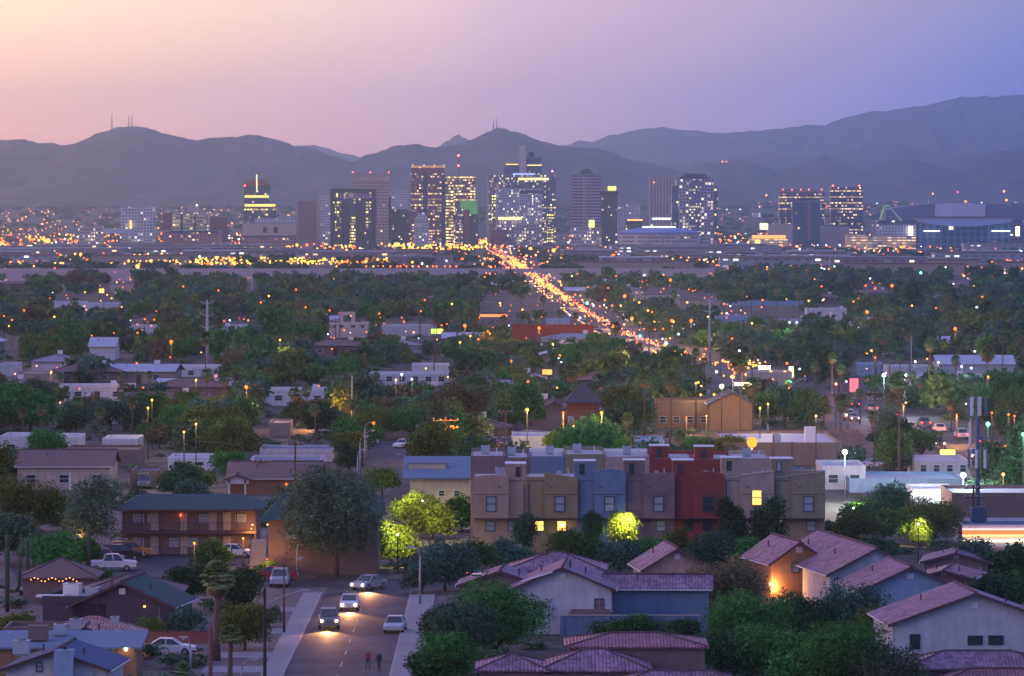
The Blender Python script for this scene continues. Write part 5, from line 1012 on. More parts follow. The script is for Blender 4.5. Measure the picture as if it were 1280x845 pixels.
def lamp(px, py, hgt, m, r, label=None, e=0, col=OR, pole=True, grp=None, polem=None, base=None):
    """lamp whose light sits at the photo point and hgt metres above the ground"""
    lo, hi = 350., 9000.
    for _ in range(40):
        Y = (lo+hi)/2
        if HZ+F*(H-gz(Y)-hgt)/Y > py: lo = Y
        else: hi = Y
    Y = lo; z = gz(Y); o = empty('street_lamp', (Xp(px, Y), Y, z), 0, label, 'street lamp', grp)
    MB().tube([(0, 0, 0), (0, 0, hgt-.2)], [.09, .05], 6).build('pole', polem or polesteel, o)
    MB().ball((0, 0, hgt), r*.6, 8, 6).build('globe', m, o)
    if e: plight((Xp(px, Y), Y-r-.9, z+hgt-.2), e, col, .25)
    LAMPS.append(o); o['_m'] = m.name; return o
# bright individual lamps read off the photo: x, y, height, material, radius, light energy
WH = (.8, .92, 1); YE = (1, .75, .25)
lamp(940, 553, 9, emat('lamp_orange_blaze', (1, .20, .02), 2.4), 1.1, 'strongest orange lamp blazing above the taupe townhouse', 14000)
lamp(1056, 565, 7, emat('lamp_white_strong', (.75, 1, .9), 40), .5, 'strong cold white lamp at the end of the lavender roofed store', 9000, WH); lamp(1204, 594, 4, emat('lamp_white_strong', (.75, 1, .9), 40), .55, 'blazing white lamp before the long pale roofs', 6000, WH)
lamp(1235, 530, 9, e_teal, .45, 'teal lamp beside the antenna mast', 1200, (.2, 1, .8)); lamp(1279, 543, 9, e_teal, .4, 'teal lamp on the very edge of the picture', 1500, (.2, 1, .8)); lamp(1254, 593, 4, e_warm, .35, 'warm lamp behind the antenna mast', 1500)
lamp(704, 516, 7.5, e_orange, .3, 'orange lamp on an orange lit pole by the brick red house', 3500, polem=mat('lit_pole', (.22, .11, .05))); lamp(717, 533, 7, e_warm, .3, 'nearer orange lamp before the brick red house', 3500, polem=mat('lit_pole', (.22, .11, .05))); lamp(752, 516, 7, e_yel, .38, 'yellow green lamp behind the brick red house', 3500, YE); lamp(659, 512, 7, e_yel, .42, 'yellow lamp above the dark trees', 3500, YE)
lamp(902, 483, 8, emat('lamp_globe', (1, .9, .6), 10), .6, 'round white globe lamp above the orange lit apartment house', 1200, YE); lamp(883, 520, 7, e_warm, .2, 'pale lamp post at the apartment gable', 1800, OR)
lamp(858, 522, 3, e_orange, .25, 'orange lamp under the apartment roof', 2000); lamp(243, 679, 4, emat('lamp_orange_strong', (1, .20, .02), 3.6), .22, 'orange lamp before the motel block', 350)
lamp(304, 673, 3.2, e_warm, .16, 'small lantern post before the motel block', 500); lamp(314, 661, 3.0, e_warm, .12, 'tiny lantern behind the small lantern post', 200)
lamp(334, 699, 1.8, e_orange, .14, 'small orange lamp at the outdoor staircase', 300); lamp(71, 703, 2.2, e_orange, .12, 'orange garden lamp in the green tree', 250); lamp(103, 667, 2.2, e_orange, .12, 'tiny orange lamp inside the grey tree', 250)
lamp(963, 730, 2.2, emat('lamp_warm_strong', (1, .66, .25), 30), .16, 'warm lamp on the tan gabled house', 700); lamp(870, 656, 3.5, steel, .1, 'thin unlit pole before the maroon townhouse'); lamp(1005, 622, 6.0, emat('lamp_pink', (1, .6, .5), 4), .13, 'slender pinkish lamp before the grey olive townhouse'); lamp(976, 652, 3.6, emat('lamp_cyan', (.6, .95, 1), 1.2), .14, 'short cyan white post lamp in the bushes')
lamp(159, 790, 1.9, e_warm, .12, 'small lamp by the brick yard wall', 500)
# post lamps by the trees; separate added spots do the lighting
for (px, py, hh, e, lb) in ((528, 626, 4.6, 1500, 'post lamp glowing among the lime lit trees'), (497, 668, 4.2, 700, 'second post lamp under the lime lit trees'), (783, 650, 4.0, 900, 'post lamp hidden in the glowing yellow tree'), (1148, 655, 4.3, 1100, 'post lamp inside the lime tree near the diner'), (474, 632, 4.0, 300, 'small post lamp beside the big dark tree'), (1067, 635, 3.8, 400, 'garden lamp beyond the grey olive townhouse')):
    lamp(px, py, hh, emat('lamp_lime', (.95, 1, .5), 20), .14, lb)
lamp(1003, 700, 3.4, e_orange, .14, 'orange lamp lighting the tree behind the tan gabled house', 200)
# utility pole with three lamps
def utility(px, pyb, pyt, label, cross=2, m=None, lamps=(), thick=.16, armlen=2.2):
    p = G(px, pyb); s = 6000/p.y; h = (pyb-pyt)/s; o = empty('utility_pole', p, 0, label, 'utility pole'); MB().tube([(0, 0, 0), (0, 0, h)], [thick, thick*.7], 8).build('pole', m or woodp, o)
    for k in range(cross):
        z = h-.4-k*1.1; c = MB().box(-armlen/2, armlen/2, -.2, -.08, z-.07, z+.07).build('crossarm', m or woodp, o)
        for q in (-.45, -.2, .2, .45): MB().tube([(q*armlen, -.14, z+.07), (q*armlen, -.14, z+.28)], .05, 5).build('insulator', trim, c)
    for dx, py, mm in lamps: MB().ball((dx/s, -.4, (pyb-py)/s), .3, 8, 5).build('lamp', mm, o)
    return o, p, h
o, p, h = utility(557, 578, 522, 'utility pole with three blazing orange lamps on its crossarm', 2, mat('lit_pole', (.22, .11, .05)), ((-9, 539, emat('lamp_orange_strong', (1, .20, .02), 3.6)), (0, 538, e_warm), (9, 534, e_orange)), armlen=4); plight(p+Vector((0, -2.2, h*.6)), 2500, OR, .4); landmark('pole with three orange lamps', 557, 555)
o, p, h = utility(331, 860, 735, 'tall dark pole with a lamp arm reaching over the dirt lot', 0, mat('dark_pole', (.05, .035, .04)), thick=.15); s = 6000/p.y
MB().tube([(0, 0, (860-756)/s), (1.5, 0, (860-745)/s), (3.1, 0, (860-738)/s)], .05, 6).build('lamp_arm', steel, o); MB().box(2.9, 3.7, -.13, .13, (860-738)/s-.08, (860-738)/s+.06).build('lamp_head', steel, o)
utility(263, 870, 783, 'short weathered wooden pole beside the small palm', 0, mat('rosy_wood', (.22, .12, .10), var=.2), thick=.2)
utility(369, 625, 552, 'red brown utility pole behind the ranch carport', 1, rustpole); utility(326, 615, 574, 'thin dark utility pole over the ranch roof', 1); utility(120, 445, 420, 'dark pole above the gabled white house', 1); utility(1112, 500, 440, 'brown utility pole behind the cold lit station', 1); utility(940, 492, 430, 'brown utility pole near the lavender warehouse', 1)
utility(967, 582, 545, 'first rust pole standing behind the roof ramp', 0, rustpole); utility(990, 582, 552, 'second rust pole standing behind the roof ramp', 0, rustpole); utility(632, 560, 512, 'thin dark pole in the orange lit car park', 1)
utility(567, 712, 676, 'yellow orange bollard pole left of the rosy tan townhouse', 0, mat('orange_post', (.75, .35, .05)), thick=.12); utility(1122, 582, 540, 'orange lit pole beyond the lavender store', 0, mat('orange_post', (.75, .35, .05))); utility(1117, 590, 552, 'pale double headed pole beyond the lavender store', 1, steel); utility(960, 560, 530, 'white lit pole in front of the brown store roof', 0, white)  # orange lit pole: lamp light put into its base colour
utility(1262, 592, 570, 'leaning thin pole by the traffic', 0, woodp); utility(394, 560, 505, 'slim pole before the orange lit wall', 0); utility(440, 540, 470, 'thin white pole among the palm group', 0, steel); utility(88, 612, 590, 'short white post on the long ranch roof', 0, white)
# antenna mast with panel clusters
p = G(1222, 652); s = 6000/p.y; o = empty('antenna_mast', p, 0, 'tall phone mast carrying two clusters of long white and grey panels', 'antenna mast'); h = (652-498)/s
MB().tube([(0, 0, 0), (0, 0, h)], [.32, .22], 10).build('pole', mat('mast_paint', (.10, .13, .22), var=.1), o, True)
for zc, n in ((h-1.0, 7), (h-7.5, 6)):
    for k in range(n):
        a = 2*math.pi*k/n+.3; x, y = 1.15*math.cos(a), 1.0*math.sin(a); mb = MB().box(x-.16, x+.16, y-.09, y+.09, zc-1.15, zc+1.15); pm = mb.build('antenna_panel', white if k % 3 else mat('panel_grey', (.16, .18, .22)), o); MB().tube([(0, 0, zc), (x*.85, y*.85, zc)], .05, 5).build('bracket', dark, pm)
for dz in (3.6, 5.0): MB().box(-1.1, -.8, -.2, .1, h-dz-.8, h-dz+.6).build('antenna_panel', white, o)
MB().tube([(-.9, 0, h-2.5), (-.9, 0, h-8)], .07, 6).build('cable_run', trim, o)
landmark('phone mast', 1222, 600); CLEAR.append((1205, 1240, 496, 655))
utility(1217, 672, 606, 'dark utility pole with red glinting crossarms next to the phone mast', 2, mat('dark_pole', (.05, .035, .04)))
def monopole(px, pyb, pyt, label, arms=3, r=.45):
    p = G(px, pyb); s = 6000/p.y; h = (pyb-pyt)/s; o = empty('power_pylon', p, 0, label, 'power pylon'); MB().tube([(0, 0, 0), (0, 0, h)], [r, r*.5], 8).build('pole', mat('pylon_grey', (.42, .42, .46), var=.05), o, True)
    for k in range(arms):
        z = h-1.0-k*h*.16
        for q in (-1, 1): MB().tube([(0, 0, z), (q*1.8, 0, z+.7)], [.14, .07], 5).build('arm', mat('pylon_grey', (.42, .42, .46)), o)
    CLEAR.append((px-4, px+4, pyt, pyb-8)); return o
monopole(259, 470, 375, 'tall grey power pylon with paired upswept arms', 4); landmark('tall grey power pylon', 259, 440); monopole(315, 372, 336, 'smaller grey power pylon beyond the taller one', 1, .6); monopole(887, 458, 372, 'slender dark blue power pylon by the lavender warehouse', 2, .35); landmark('slender blue power pylon', 887, 430)
monopole(329, 350, 339, 'tiny distant pylon near the embankment', 1, .5); monopole(1139, 475, 420, 'thin light mast before the wide cold lit hall', 0, .2)
# power lines
def wire(a, b, sag, label):
    a, b = Vector(a), Vector(b); pts = [a.lerp(b, k/14)-Vector((0, 0, sag*4*(k/14)*(1-k/14))) for k in range(15)]; o = MB().tube(pts, .022, 4).build('power_line', dark); return tag(o, label, 'power line', 'overhead wires')
p1, p2 = G(557, 578), G(369, 625); wire(p1+Vector((1, 0, 6.5)), (60, 790, 12), 1.5, 'overhead wires strung between wooden poles'); wire(p1+Vector((-1, 0, 6.2)), p2+Vector((1, 0, 7.0)), 1, 'overhead wires strung between wooden poles')
wire(p2+Vector((-1, 0, 7)), (-75, 720, 9), 1.2, 'overhead wires strung between wooden poles')
# transmitters on the mountain
for px, py, hh in ((140, 159, 26), (161, 156, 18), (165, 155, 16), (617, 158.5, 14), (621, 158, 15)):
    Y = 14500; z = Zp(py, Y)-12; o = empty('transmitter_mast', (Xp(px, Y), Y, z), 0, None, 'transmitter'); MB().tube([(0, 0, 0), (0, 0, hh*1.6+12)], [2.2, .8], 5).build('mast', dark, o)
    o['label'] = {140: 'tallest transmitter mast on the broad left summit', 161: 'first of two short masts on the broad left summit', 165: 'second of two short masts on the broad left summit', 617: 'first of twin masts on the pointed middle summit', 621: 'second of twin masts on the pointed middle summit'}[px]
# two people crossing the near street
def person(p, shirt, legs, label, rz):
    J = [(0,0,.95),(0,0,1.2),(0,0,1.42),(0,0,1.52),(.0,-.02,1.66),(.18,0,1.4),(.24,-.06,1.12),(.2,-.2,.92),(-.18,0,1.4),(-.24,.06,1.12),(-.22,-.05,.88),(.1,0,.9),(.11,-.14,.5),(.11,-.05,.07),(.11,-.18,.03),(-.1,0,.9),(-.11,.08,.5),(-.11,.28,.09),(-.11,.18,.03)]
    E = [(0,1),(1,2),(2,3),(3,4),(2,5),(5,6),(6,7),(2,8),(8,9),(9,10),(0,11),(11,12),(12,13),(13,14),(0,15),(15,16),(16,17),(17,18)]
    rr = [.14,.15,.14,.055,.10,.06,.045,.035,.06,.045,.035,.09,.065,.045,.04,.09,.065,.045,.04]
    me = bpy.data.meshes.new('body'); me.from_pydata(J, E, []); o = bpy.data.objects.new('person', me); COL.objects.link(o)
    sk = o.modifiers.new('skin', 'SKIN'); 
    for v, r in zip(me.skin_vertices[0].data, rr): v.radius = (r, r*.8)
    me.skin_vertices[0].data[0].use_root = True
    o.modifiers.new('sub', 'SUBSURF').render_levels = 2
    m = bpy.data.materials.new('clothing_'+label[:6]); m.use_nodes = True; t = m.node_tree; tc = nd(t, 'ShaderNodeTexCoord'); s_ = nd(t, 'ShaderNodeSeparateXYZ'); t.links.new(tc.outputs['Object'], s_.inputs[0])
    t.links.new(ramp(t, maths(t, 'MULTIPLY', s_.outputs[2], .5), [(0, legs), (.475, shirt), (.755, (.35, .2, .14)), (.86, (.03, .02, .02))], 'CONSTANT'), t.nodes['Principled BSDF'].inputs['Base Color']); me.materials.append(m)
    o.location = p; o.rotation_euler = (0, 0, rz); return tag(o, label, 'person')
person(G(460, 838)+Vector((0, 0, .035)), (.45, .03, .04), (.05, .05, .08), 'person in a red top walking on the near street', .4); person(G(474, 840)+Vector((0, 0, .035)), (.03, .03, .06), (.03, .03, .05), 'person in dark clothes walking on the near street', -.3)
saguaro(G(9, 765), 7.3, ((1, 2.0, 1.2, 5.2), (-1, 2.4, 1.0, 4.4)), 'tall branching saguaro cactus at the picture edge'); saguaro(G(34, 745), 5.5, ((1, 1.8, .7, 3.6),), 'shorter saguaro with one arm beside the branching one'); saguaro(G(111, 716), 5.0, (), 'single armless saguaro column beside the motel car park')

# ---------------------------------------------------------------- trees placed by hand: x, centre row, radius in pixels, kind, leaf, label
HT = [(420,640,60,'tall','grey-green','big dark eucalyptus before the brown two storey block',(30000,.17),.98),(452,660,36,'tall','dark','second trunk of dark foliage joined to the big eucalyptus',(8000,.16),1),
 (490,680,29,'round','bright','lower lime lit tree glowing beside the junction',(9000,.16),1),(540,648,33,'spread','bright','large lime lit tree over the black wall',(11000,.17),1),(512,640,26,'spread','bright','lime lit tree between two post lamps',None,1),(577,642,24,'round','green','green tree touching the rosy tan townhouse',(6000,.17),1),(478,602,20,'round','olive','olive tree behind the big eucalyptus',None,1),
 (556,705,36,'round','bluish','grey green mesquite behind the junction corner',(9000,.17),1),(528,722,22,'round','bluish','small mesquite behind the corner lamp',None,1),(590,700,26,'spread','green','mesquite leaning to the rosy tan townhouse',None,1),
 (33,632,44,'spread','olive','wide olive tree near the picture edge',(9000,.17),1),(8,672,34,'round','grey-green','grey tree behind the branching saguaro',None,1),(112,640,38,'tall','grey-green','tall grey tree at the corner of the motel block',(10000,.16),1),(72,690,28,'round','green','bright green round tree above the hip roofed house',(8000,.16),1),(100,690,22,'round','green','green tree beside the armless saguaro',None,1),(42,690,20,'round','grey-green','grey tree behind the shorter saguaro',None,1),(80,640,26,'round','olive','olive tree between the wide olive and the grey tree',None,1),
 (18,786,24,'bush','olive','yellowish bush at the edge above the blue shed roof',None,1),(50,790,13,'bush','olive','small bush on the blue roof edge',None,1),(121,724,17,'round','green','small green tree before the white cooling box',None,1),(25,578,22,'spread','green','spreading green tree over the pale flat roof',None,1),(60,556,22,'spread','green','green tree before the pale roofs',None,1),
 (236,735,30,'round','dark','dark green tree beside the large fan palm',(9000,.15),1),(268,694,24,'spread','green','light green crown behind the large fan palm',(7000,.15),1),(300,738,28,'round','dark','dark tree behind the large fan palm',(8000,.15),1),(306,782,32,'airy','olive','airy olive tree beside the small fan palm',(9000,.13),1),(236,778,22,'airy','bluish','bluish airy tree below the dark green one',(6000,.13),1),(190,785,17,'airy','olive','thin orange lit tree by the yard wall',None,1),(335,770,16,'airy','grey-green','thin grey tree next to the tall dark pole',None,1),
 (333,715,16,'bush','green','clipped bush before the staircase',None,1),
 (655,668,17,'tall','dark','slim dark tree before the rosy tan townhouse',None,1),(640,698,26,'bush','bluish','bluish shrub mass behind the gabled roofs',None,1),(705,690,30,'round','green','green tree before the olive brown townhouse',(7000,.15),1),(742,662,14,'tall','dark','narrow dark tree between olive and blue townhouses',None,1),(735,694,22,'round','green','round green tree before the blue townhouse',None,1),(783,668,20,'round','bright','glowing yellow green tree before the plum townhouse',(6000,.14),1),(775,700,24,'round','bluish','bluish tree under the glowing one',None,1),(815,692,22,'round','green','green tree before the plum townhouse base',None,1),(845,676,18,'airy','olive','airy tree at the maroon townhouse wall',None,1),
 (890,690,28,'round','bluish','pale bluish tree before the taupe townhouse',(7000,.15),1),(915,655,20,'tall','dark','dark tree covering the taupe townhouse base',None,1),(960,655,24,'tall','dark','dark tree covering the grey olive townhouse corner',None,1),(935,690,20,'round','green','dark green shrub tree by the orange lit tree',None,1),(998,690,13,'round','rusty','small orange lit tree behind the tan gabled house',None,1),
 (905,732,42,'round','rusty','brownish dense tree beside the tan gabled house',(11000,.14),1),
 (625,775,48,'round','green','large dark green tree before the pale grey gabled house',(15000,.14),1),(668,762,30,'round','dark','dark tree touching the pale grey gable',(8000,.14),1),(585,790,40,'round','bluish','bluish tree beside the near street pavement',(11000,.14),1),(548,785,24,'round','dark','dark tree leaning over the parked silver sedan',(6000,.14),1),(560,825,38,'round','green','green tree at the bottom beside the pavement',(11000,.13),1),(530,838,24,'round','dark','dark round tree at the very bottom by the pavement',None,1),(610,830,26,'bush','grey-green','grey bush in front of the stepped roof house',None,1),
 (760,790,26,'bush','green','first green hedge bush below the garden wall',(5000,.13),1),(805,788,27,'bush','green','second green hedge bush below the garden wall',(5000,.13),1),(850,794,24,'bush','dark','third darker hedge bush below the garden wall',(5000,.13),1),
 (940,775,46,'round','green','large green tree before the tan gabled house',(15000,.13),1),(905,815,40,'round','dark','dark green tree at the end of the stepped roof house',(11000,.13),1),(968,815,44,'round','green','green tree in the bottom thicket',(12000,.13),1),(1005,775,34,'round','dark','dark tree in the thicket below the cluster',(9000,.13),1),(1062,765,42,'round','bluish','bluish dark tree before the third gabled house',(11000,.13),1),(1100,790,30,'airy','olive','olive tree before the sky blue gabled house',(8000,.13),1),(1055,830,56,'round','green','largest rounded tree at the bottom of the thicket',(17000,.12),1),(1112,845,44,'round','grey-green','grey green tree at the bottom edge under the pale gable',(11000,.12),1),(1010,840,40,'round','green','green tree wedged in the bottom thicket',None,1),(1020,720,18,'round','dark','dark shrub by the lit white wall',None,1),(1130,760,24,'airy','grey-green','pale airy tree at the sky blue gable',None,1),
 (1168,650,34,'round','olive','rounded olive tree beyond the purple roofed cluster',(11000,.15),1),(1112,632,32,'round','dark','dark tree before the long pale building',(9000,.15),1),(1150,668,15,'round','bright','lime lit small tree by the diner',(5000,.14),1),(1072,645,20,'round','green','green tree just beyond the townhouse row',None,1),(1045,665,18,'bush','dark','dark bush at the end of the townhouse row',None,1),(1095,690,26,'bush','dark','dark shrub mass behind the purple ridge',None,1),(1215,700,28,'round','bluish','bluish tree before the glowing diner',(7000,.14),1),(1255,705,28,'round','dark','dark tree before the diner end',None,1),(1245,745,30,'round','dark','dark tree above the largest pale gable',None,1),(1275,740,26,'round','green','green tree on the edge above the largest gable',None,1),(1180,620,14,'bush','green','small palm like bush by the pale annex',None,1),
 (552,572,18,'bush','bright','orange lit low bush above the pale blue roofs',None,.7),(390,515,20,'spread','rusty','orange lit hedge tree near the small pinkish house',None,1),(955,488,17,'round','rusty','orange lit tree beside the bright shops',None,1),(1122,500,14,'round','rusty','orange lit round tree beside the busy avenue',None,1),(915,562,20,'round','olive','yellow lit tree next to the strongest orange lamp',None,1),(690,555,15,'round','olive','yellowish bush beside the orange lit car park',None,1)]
for px, cy, rp, kd, lf, lb, fine, zs in HT:
    hf = HF[kd]; rp *= 1.1; p = G(px, cy+hf*rp*zs*.98)
    if 592 < px < 1031 and 645 < cy < 700 and p.y > 541.5: p = G(px, 697); zs = (697-cy)/(hf*rp)
    tree(p, rp*p.y/6000*1.0, kd, lf, None, 'bush' if kd == 'bush' else 'tree', lb, None, 'bush' if kd == 'bush' else 'tree', zs, fine)
for px, py, hh, e in ((390, 512, 3, 5000), (955, 490, 4, 6000), (1122, 502, 5, 3500), (1189, 514, 5, 3500), (552, 566, 3, 900)): lamp(px+7, py+4, hh, e_orange, .2, {390: 'orange lamp at the foot of the hedge tree', 955: 'orange lamp under the tree by the bright shops', 1122: 'orange lamp beside the round avenue tree', 1189: 'orange lamp under the avenue palm', 552: 'low orange lamp by the lit bush'}[px], e)
landmark('big dark eucalyptus', 420, 715)
for px, cy, rp_, en in ((490, 680, 29, 5000), (540, 648, 33, 6500), (512, 640, 22, 2200), (575, 640, 20, 900), (783, 668, 20, 5200), (1150, 668, 15, 3500), (475, 610, 16, 500), (1072, 645, 18, 600), (705, 690, 22, 350), (998, 690, 13, 2200)):
    p = G(px, max(697 if px in (783, 705) else 0, cy+.88*rp_*1.1)); s = 6000/p.y; r_ = rp_/s; p.z = Zp(cy, p.y); a_ = p+Vector((0, -r_*1.3, r_*1.35)); o = spot(a_, p, en*.6, (1, .93, .28) if px != 998 else (1, .4, .08), 105, .2); o.name = 'added_tree_spot'  # unseen spot added before each crown to light its near side
def palm_px(px, cy, pyb, rp, label=None, seed=0, skirt=True, tw=.22): p = G(px, pyb); s = 6000/p.y; return palm(p, (pyb-cy)/s, rp/s, seed, label, skirt=skirt, tw=tw)
palm_px(270, 722, 826, 27, 'large shaggy fan palm beside the dark green tree', 0, tw=.3); palm_px(287, 796, 870, 19, 'small fan palm at the bottom near the wooden pole', 1, False); palm_px(230, 838, 862, 14, 'low fan palm at the bottom edge', 2, False); palm_px(928, 705, 740, 20, 'short fan palm before the brownish dense tree', 3, False, .3)
landmark('large shaggy fan palm', 270, 780)
for k, (px, cy, pb, rp) in enumerate([(165,503,545,8),(125,516,552,8),(95,503,540,9),(258,468,520,9),(281,473,520,9),(222,497,535,8),(187,468,515,5),(52,512,548,8),(28,515,550,7),(395,512,558,8),(368,492,530,9),(383,488,528,8),(440,505,540,7),(449,507,540,7),(433,508,538,6),(784,524,562,9),(848,545,585,9),(812,457,480,6),(826,455,480,6),(1189,505,540,8),(1040,447,520,7),(1052,462,515,7),(1020,458,510,7),(985,478,520,7),(1075,492,530,8),(1090,520,548,8),(1112,512,552,9),(1140,470,500,7),(1150,478,512,7),(1165,462,500,7),(1180,470,505,7),(1196,450,490,7),(1212,486,520,7),(1236,478,510,7),(1248,470,505,7),(1262,482,515,7),(1008,492,530,7),(1060,500,540,7),(1030,500,535,7),(870,440,478,6),(880,452,480,6),(900,430,470,6),(960,432,480,6),(845,448,475,6),(720,395,430,5),(700,392,428,5),(630,398,430,5),(670,400,432,5),(565,398,425,5),(510,360,390,4),(300,455,475,5),(470,470,500,6),(1125,448,480,6),(1095,440,470,6),(930,448,490,6),(975,440,480,6),(775,455,490,6),(338,470,500,6),(150,470,500,6),(75,470,500,6)]):
    palm_px(px, cy, pb, rp*1.15, None, k % 5, tw=.13)
gp = random.Random(31)
for k in range(52):
    Y = gp.uniform(640, 1900); px = gp.uniform(690, 1280) if k % 4 else gp.uniform(0, 690); x = Xp(px, Y)
    if abs(x-avex(Y)) < 13 or (Y < 720 and px < 1050): continue
    palm((x, Y, gz(Y)), gp.uniform(9, 15), gp.uniform(1.5, 2.1), k % 5, tw=.13)
# ---------------------------------------------------------------- scattered trees, houses and lights of the middle distance
def blocked(px, top, base, r, feet=True):
    for a, b, t_, bb in CLEAR:
        if bb < 600 and abs(base-bb) < 14 and px+r*.3 > a and px-r*.3 < b and base < bb+3: return True
        if px+r*.8 > a and px-r*.8 < b and top < bb-1 and base > bb-4: return True
    return False
def on_road(x, y):
    if abs(x-avex(y)) < 13 and y > 600: return True
    if 505 < y < 800 and abs(x+17.5) < 5.5: return True
    if 793 < y < 806 and -130 < x < 20: return True
    if -8 < x < 8 and 700 < y < 785: return True
    return False
houseprot = []
for i, (wm, rm, rf, ax) in enumerate([('white', paleroof, 'flat', 'x'), ('cream', shing['brown'], 'gable', 'x'), ('pale', shing['grey'], 'hip', 'x'), ('taupe', paleroof, 'gable', 'x'), ('brown', shing['brown'], 'hip', 'x')]):
    houseprot.append((wm, rm, rf))
HOUSES = []
def proto(i):
    wm, rm, rf = houseprot[i]; o = empty('house', (0, 0, 0), 0, None, 'house'); wing(o, 0, 4.5, 14, 9, 2.9, rf, 'x', .3, S[wm], rm, .5); window(o, -3.5, 0, 1, 1.4, 1.1, fr=trim); window(o, 3.5, 0, 1, 1.4, 1.1, fr=trim); MB().box(-.5, .5, -.06, -.001, 0, 2.1).build('door', wtrim, o); ac_unit(o, 3, 4, 3.1 if rf == 'flat' else 4.2, 1.0, white); return o
protos = [proto(i) for i in range(5)]; usedp = set()
g2 = random.Random(11)
for n in range(150):
    Y = 640+(g2.random()**1.3)*2100; px = g2.uniform(-10, 1290); py = HZ+F*(H-gz(Y))/Y; x = Xp(px, Y)
    if on_road(x, Y) or any(a-15 < px < b+15 and t_-10 < py < bb+12 for a, b, t_, bb in CLEAR): continue
    i = g2.choice((0, 0, 1, 2, 3, 4)); o = protos[i] if i not in usedp else copy_tree(protos[i]); usedp.add(i)
    o.location = (x, Y, gz(Y)); o.rotation_euler = (0, 0, R(g2.choice((0, 0, 90, 4, -6)))); o['_w'] = ('pale flat roofed', 'cream brown roofed', 'grey hip roofed', 'rosy gabled', 'brown hip roofed')[i]; k_ = 1+.0003*(Y-600); o.scale = (k_, k_, 1); HOUSES.append(o)
    if len(HOUSES) % 7 == 0: s_h = 6000/Y; CLEAR.append((px-5*s_h, px+5*s_h, py-3.6*s_h, py-1.2*s_h))
cand = []
gt = random.Random(5)
leafw = ['olive', 'olive', 'green', 'green', 'dark', 'grey-green', 'rusty', 'bluish']
Y = 560.
while Y < 3300:
    wpx = 1330; sp = 4.4+Y*.0020; n = int(.2133*Y*1.04/sp)+1
    for k in range(n):
        px = -25+1330*(k+gt.random())/n; y = Y+gt.uniform(-6, 6); x = Xp(px, y); r = gt.uniform(1.9, 4.1)*(1 if gt.random() > .12 else 1.4); kd = gt.choice(('round', 'round', 'tall', 'spread', 'airy', 'round'))
        py = HZ+F*(H-gz(y))/y; s = 6000/y; hf = HF[kd]; top = py-r*s*(hf+.8)
        if on_road(x, y): continue
        if y < 640 and (px < 1040 and px > 355): continue
        if y < 600 and px < 330 and py > 620: continue
        if y < 720 and px > 1030: 
            if gt.random() < .3: continue
        if 2940 < y < 3310 and px < 900: continue
        if px > 700 and y > 1000 and gt.random() < .05: continue
        if 700 < y < 950 and px > 930 and gt.random() < .05: continue
        if blocked(px, top, py, r*s): continue
        lf = gt.choice(leafw) if px < 800 else gt.choice(('dark', 'bluish', 'green', 'dark', 'grey-green', 'olive'))
        cand.append((y, x, r, kd, lf))
    Y += 8+(Y-560)*.012
cand.sort(key=lambda c: c[0])
NOBJ = max(0, 292-len(TREES))
for y, x, r, kd, lf in cand[:NOBJ]: tree((x, y, gz(y)), r, kd, lf)
# the rest: one mass of far trees
far = cand[NOBJ:]; print('far trees', len(far), 'near', NOBJ)
fv = {}
for ci, (nq, lf) in enumerate(((420, .17), (170, .26), (80, .36))):
    for kd, spec in (('round', (1., .85, 8, .85)), ('tall', (.72, 1.35, 9, 1.2)), ('spread', (1.15, .6, 8, .65)), ('airy', (1.05, .8, 9, .85))):
        for sd_ in range(3): fv[ci, kd, sd_] = crown_arrays(sd_+9, nq, lf, spec[0], spec[1], spec[2], wide=.8)[0]+np.array([0, 0, spec[3]])
gf = np.random.default_rng(3); parts_ = {}
for y, x, r, kd, lf in far:
    ci = 0 if y < 1500 else 1 if y < 2300 else 2; Q = fv[ci, kd, int(gf.integers(3))]; a = gf.uniform(0, 6.283); c_, s_ = np.cos(a), np.sin(a)
    Q2 = np.stack([Q[..., 0]*c_-Q[..., 1]*s_, Q[..., 0]*s_+Q[..., 1]*c_, Q[..., 2]], -1)*r*gf.uniform(.9, 1.15)+np.array([x, y, gz(y)-.3]); parts_.setdefault(lf, []).append(Q2)
# extra thin belts of trees towards and beyond the centre
for (y0, y1, n, rr) in ((3350, 3880, 150, 4.5), (4000, 6300, 520, 5.0), (7300, 12500, 900, 7)):
    for _ in range(n):
        y = gf.uniform(y0, y1); x = Xp(gf.uniform(-20, 1300), y)
        if abs(x-avex(min(y, 7600))) < 14: continue
        Q = fv[2, 'round', int(gf.integers(3))]; r = rr*gf.uniform(.6, 1.2); parts_.setdefault('dark', []).append(Q*r*np.array([gf.uniform(1, 2), 1, .8])+np.array([x, y, gz(y)-.3]))
keys = list(parts_); allQ = np.concatenate([np.concatenate(parts_[k]) for k in keys]); me = quads_mesh('far_trees', allQ, None)
for k in keys: me.materials.append(LEAF[k])
idx = np.concatenate([np.full(sum(len(q) for q in parts_[k]), i) for i, k in enumerate(keys)]).astype(np.int32); me.polygons.foreach_set('material_index', idx)
tag(mobj('far_tree_belt', me), kind='stuff', label='mass of trees covering the distant suburbs'); print('far quads', len(allQ))
POLES = []
for k in range(26):
    Y = gp.uniform(640, 1900); px = gp.uniform(20, 1270); x = Xp(px, Y)
    if abs(x-avex(Y)) < 12 or (Y < 720 and 340 < px < 1050): continue
    sy_ = HZ+F*(H-gz(Y))/Y; o, p_, h_ = utility(px, sy_, sy_-gp.uniform(10, 13)*6000/Y, None, 1 if Y > 1100 else 2, thick=.14); POLES.append(o)
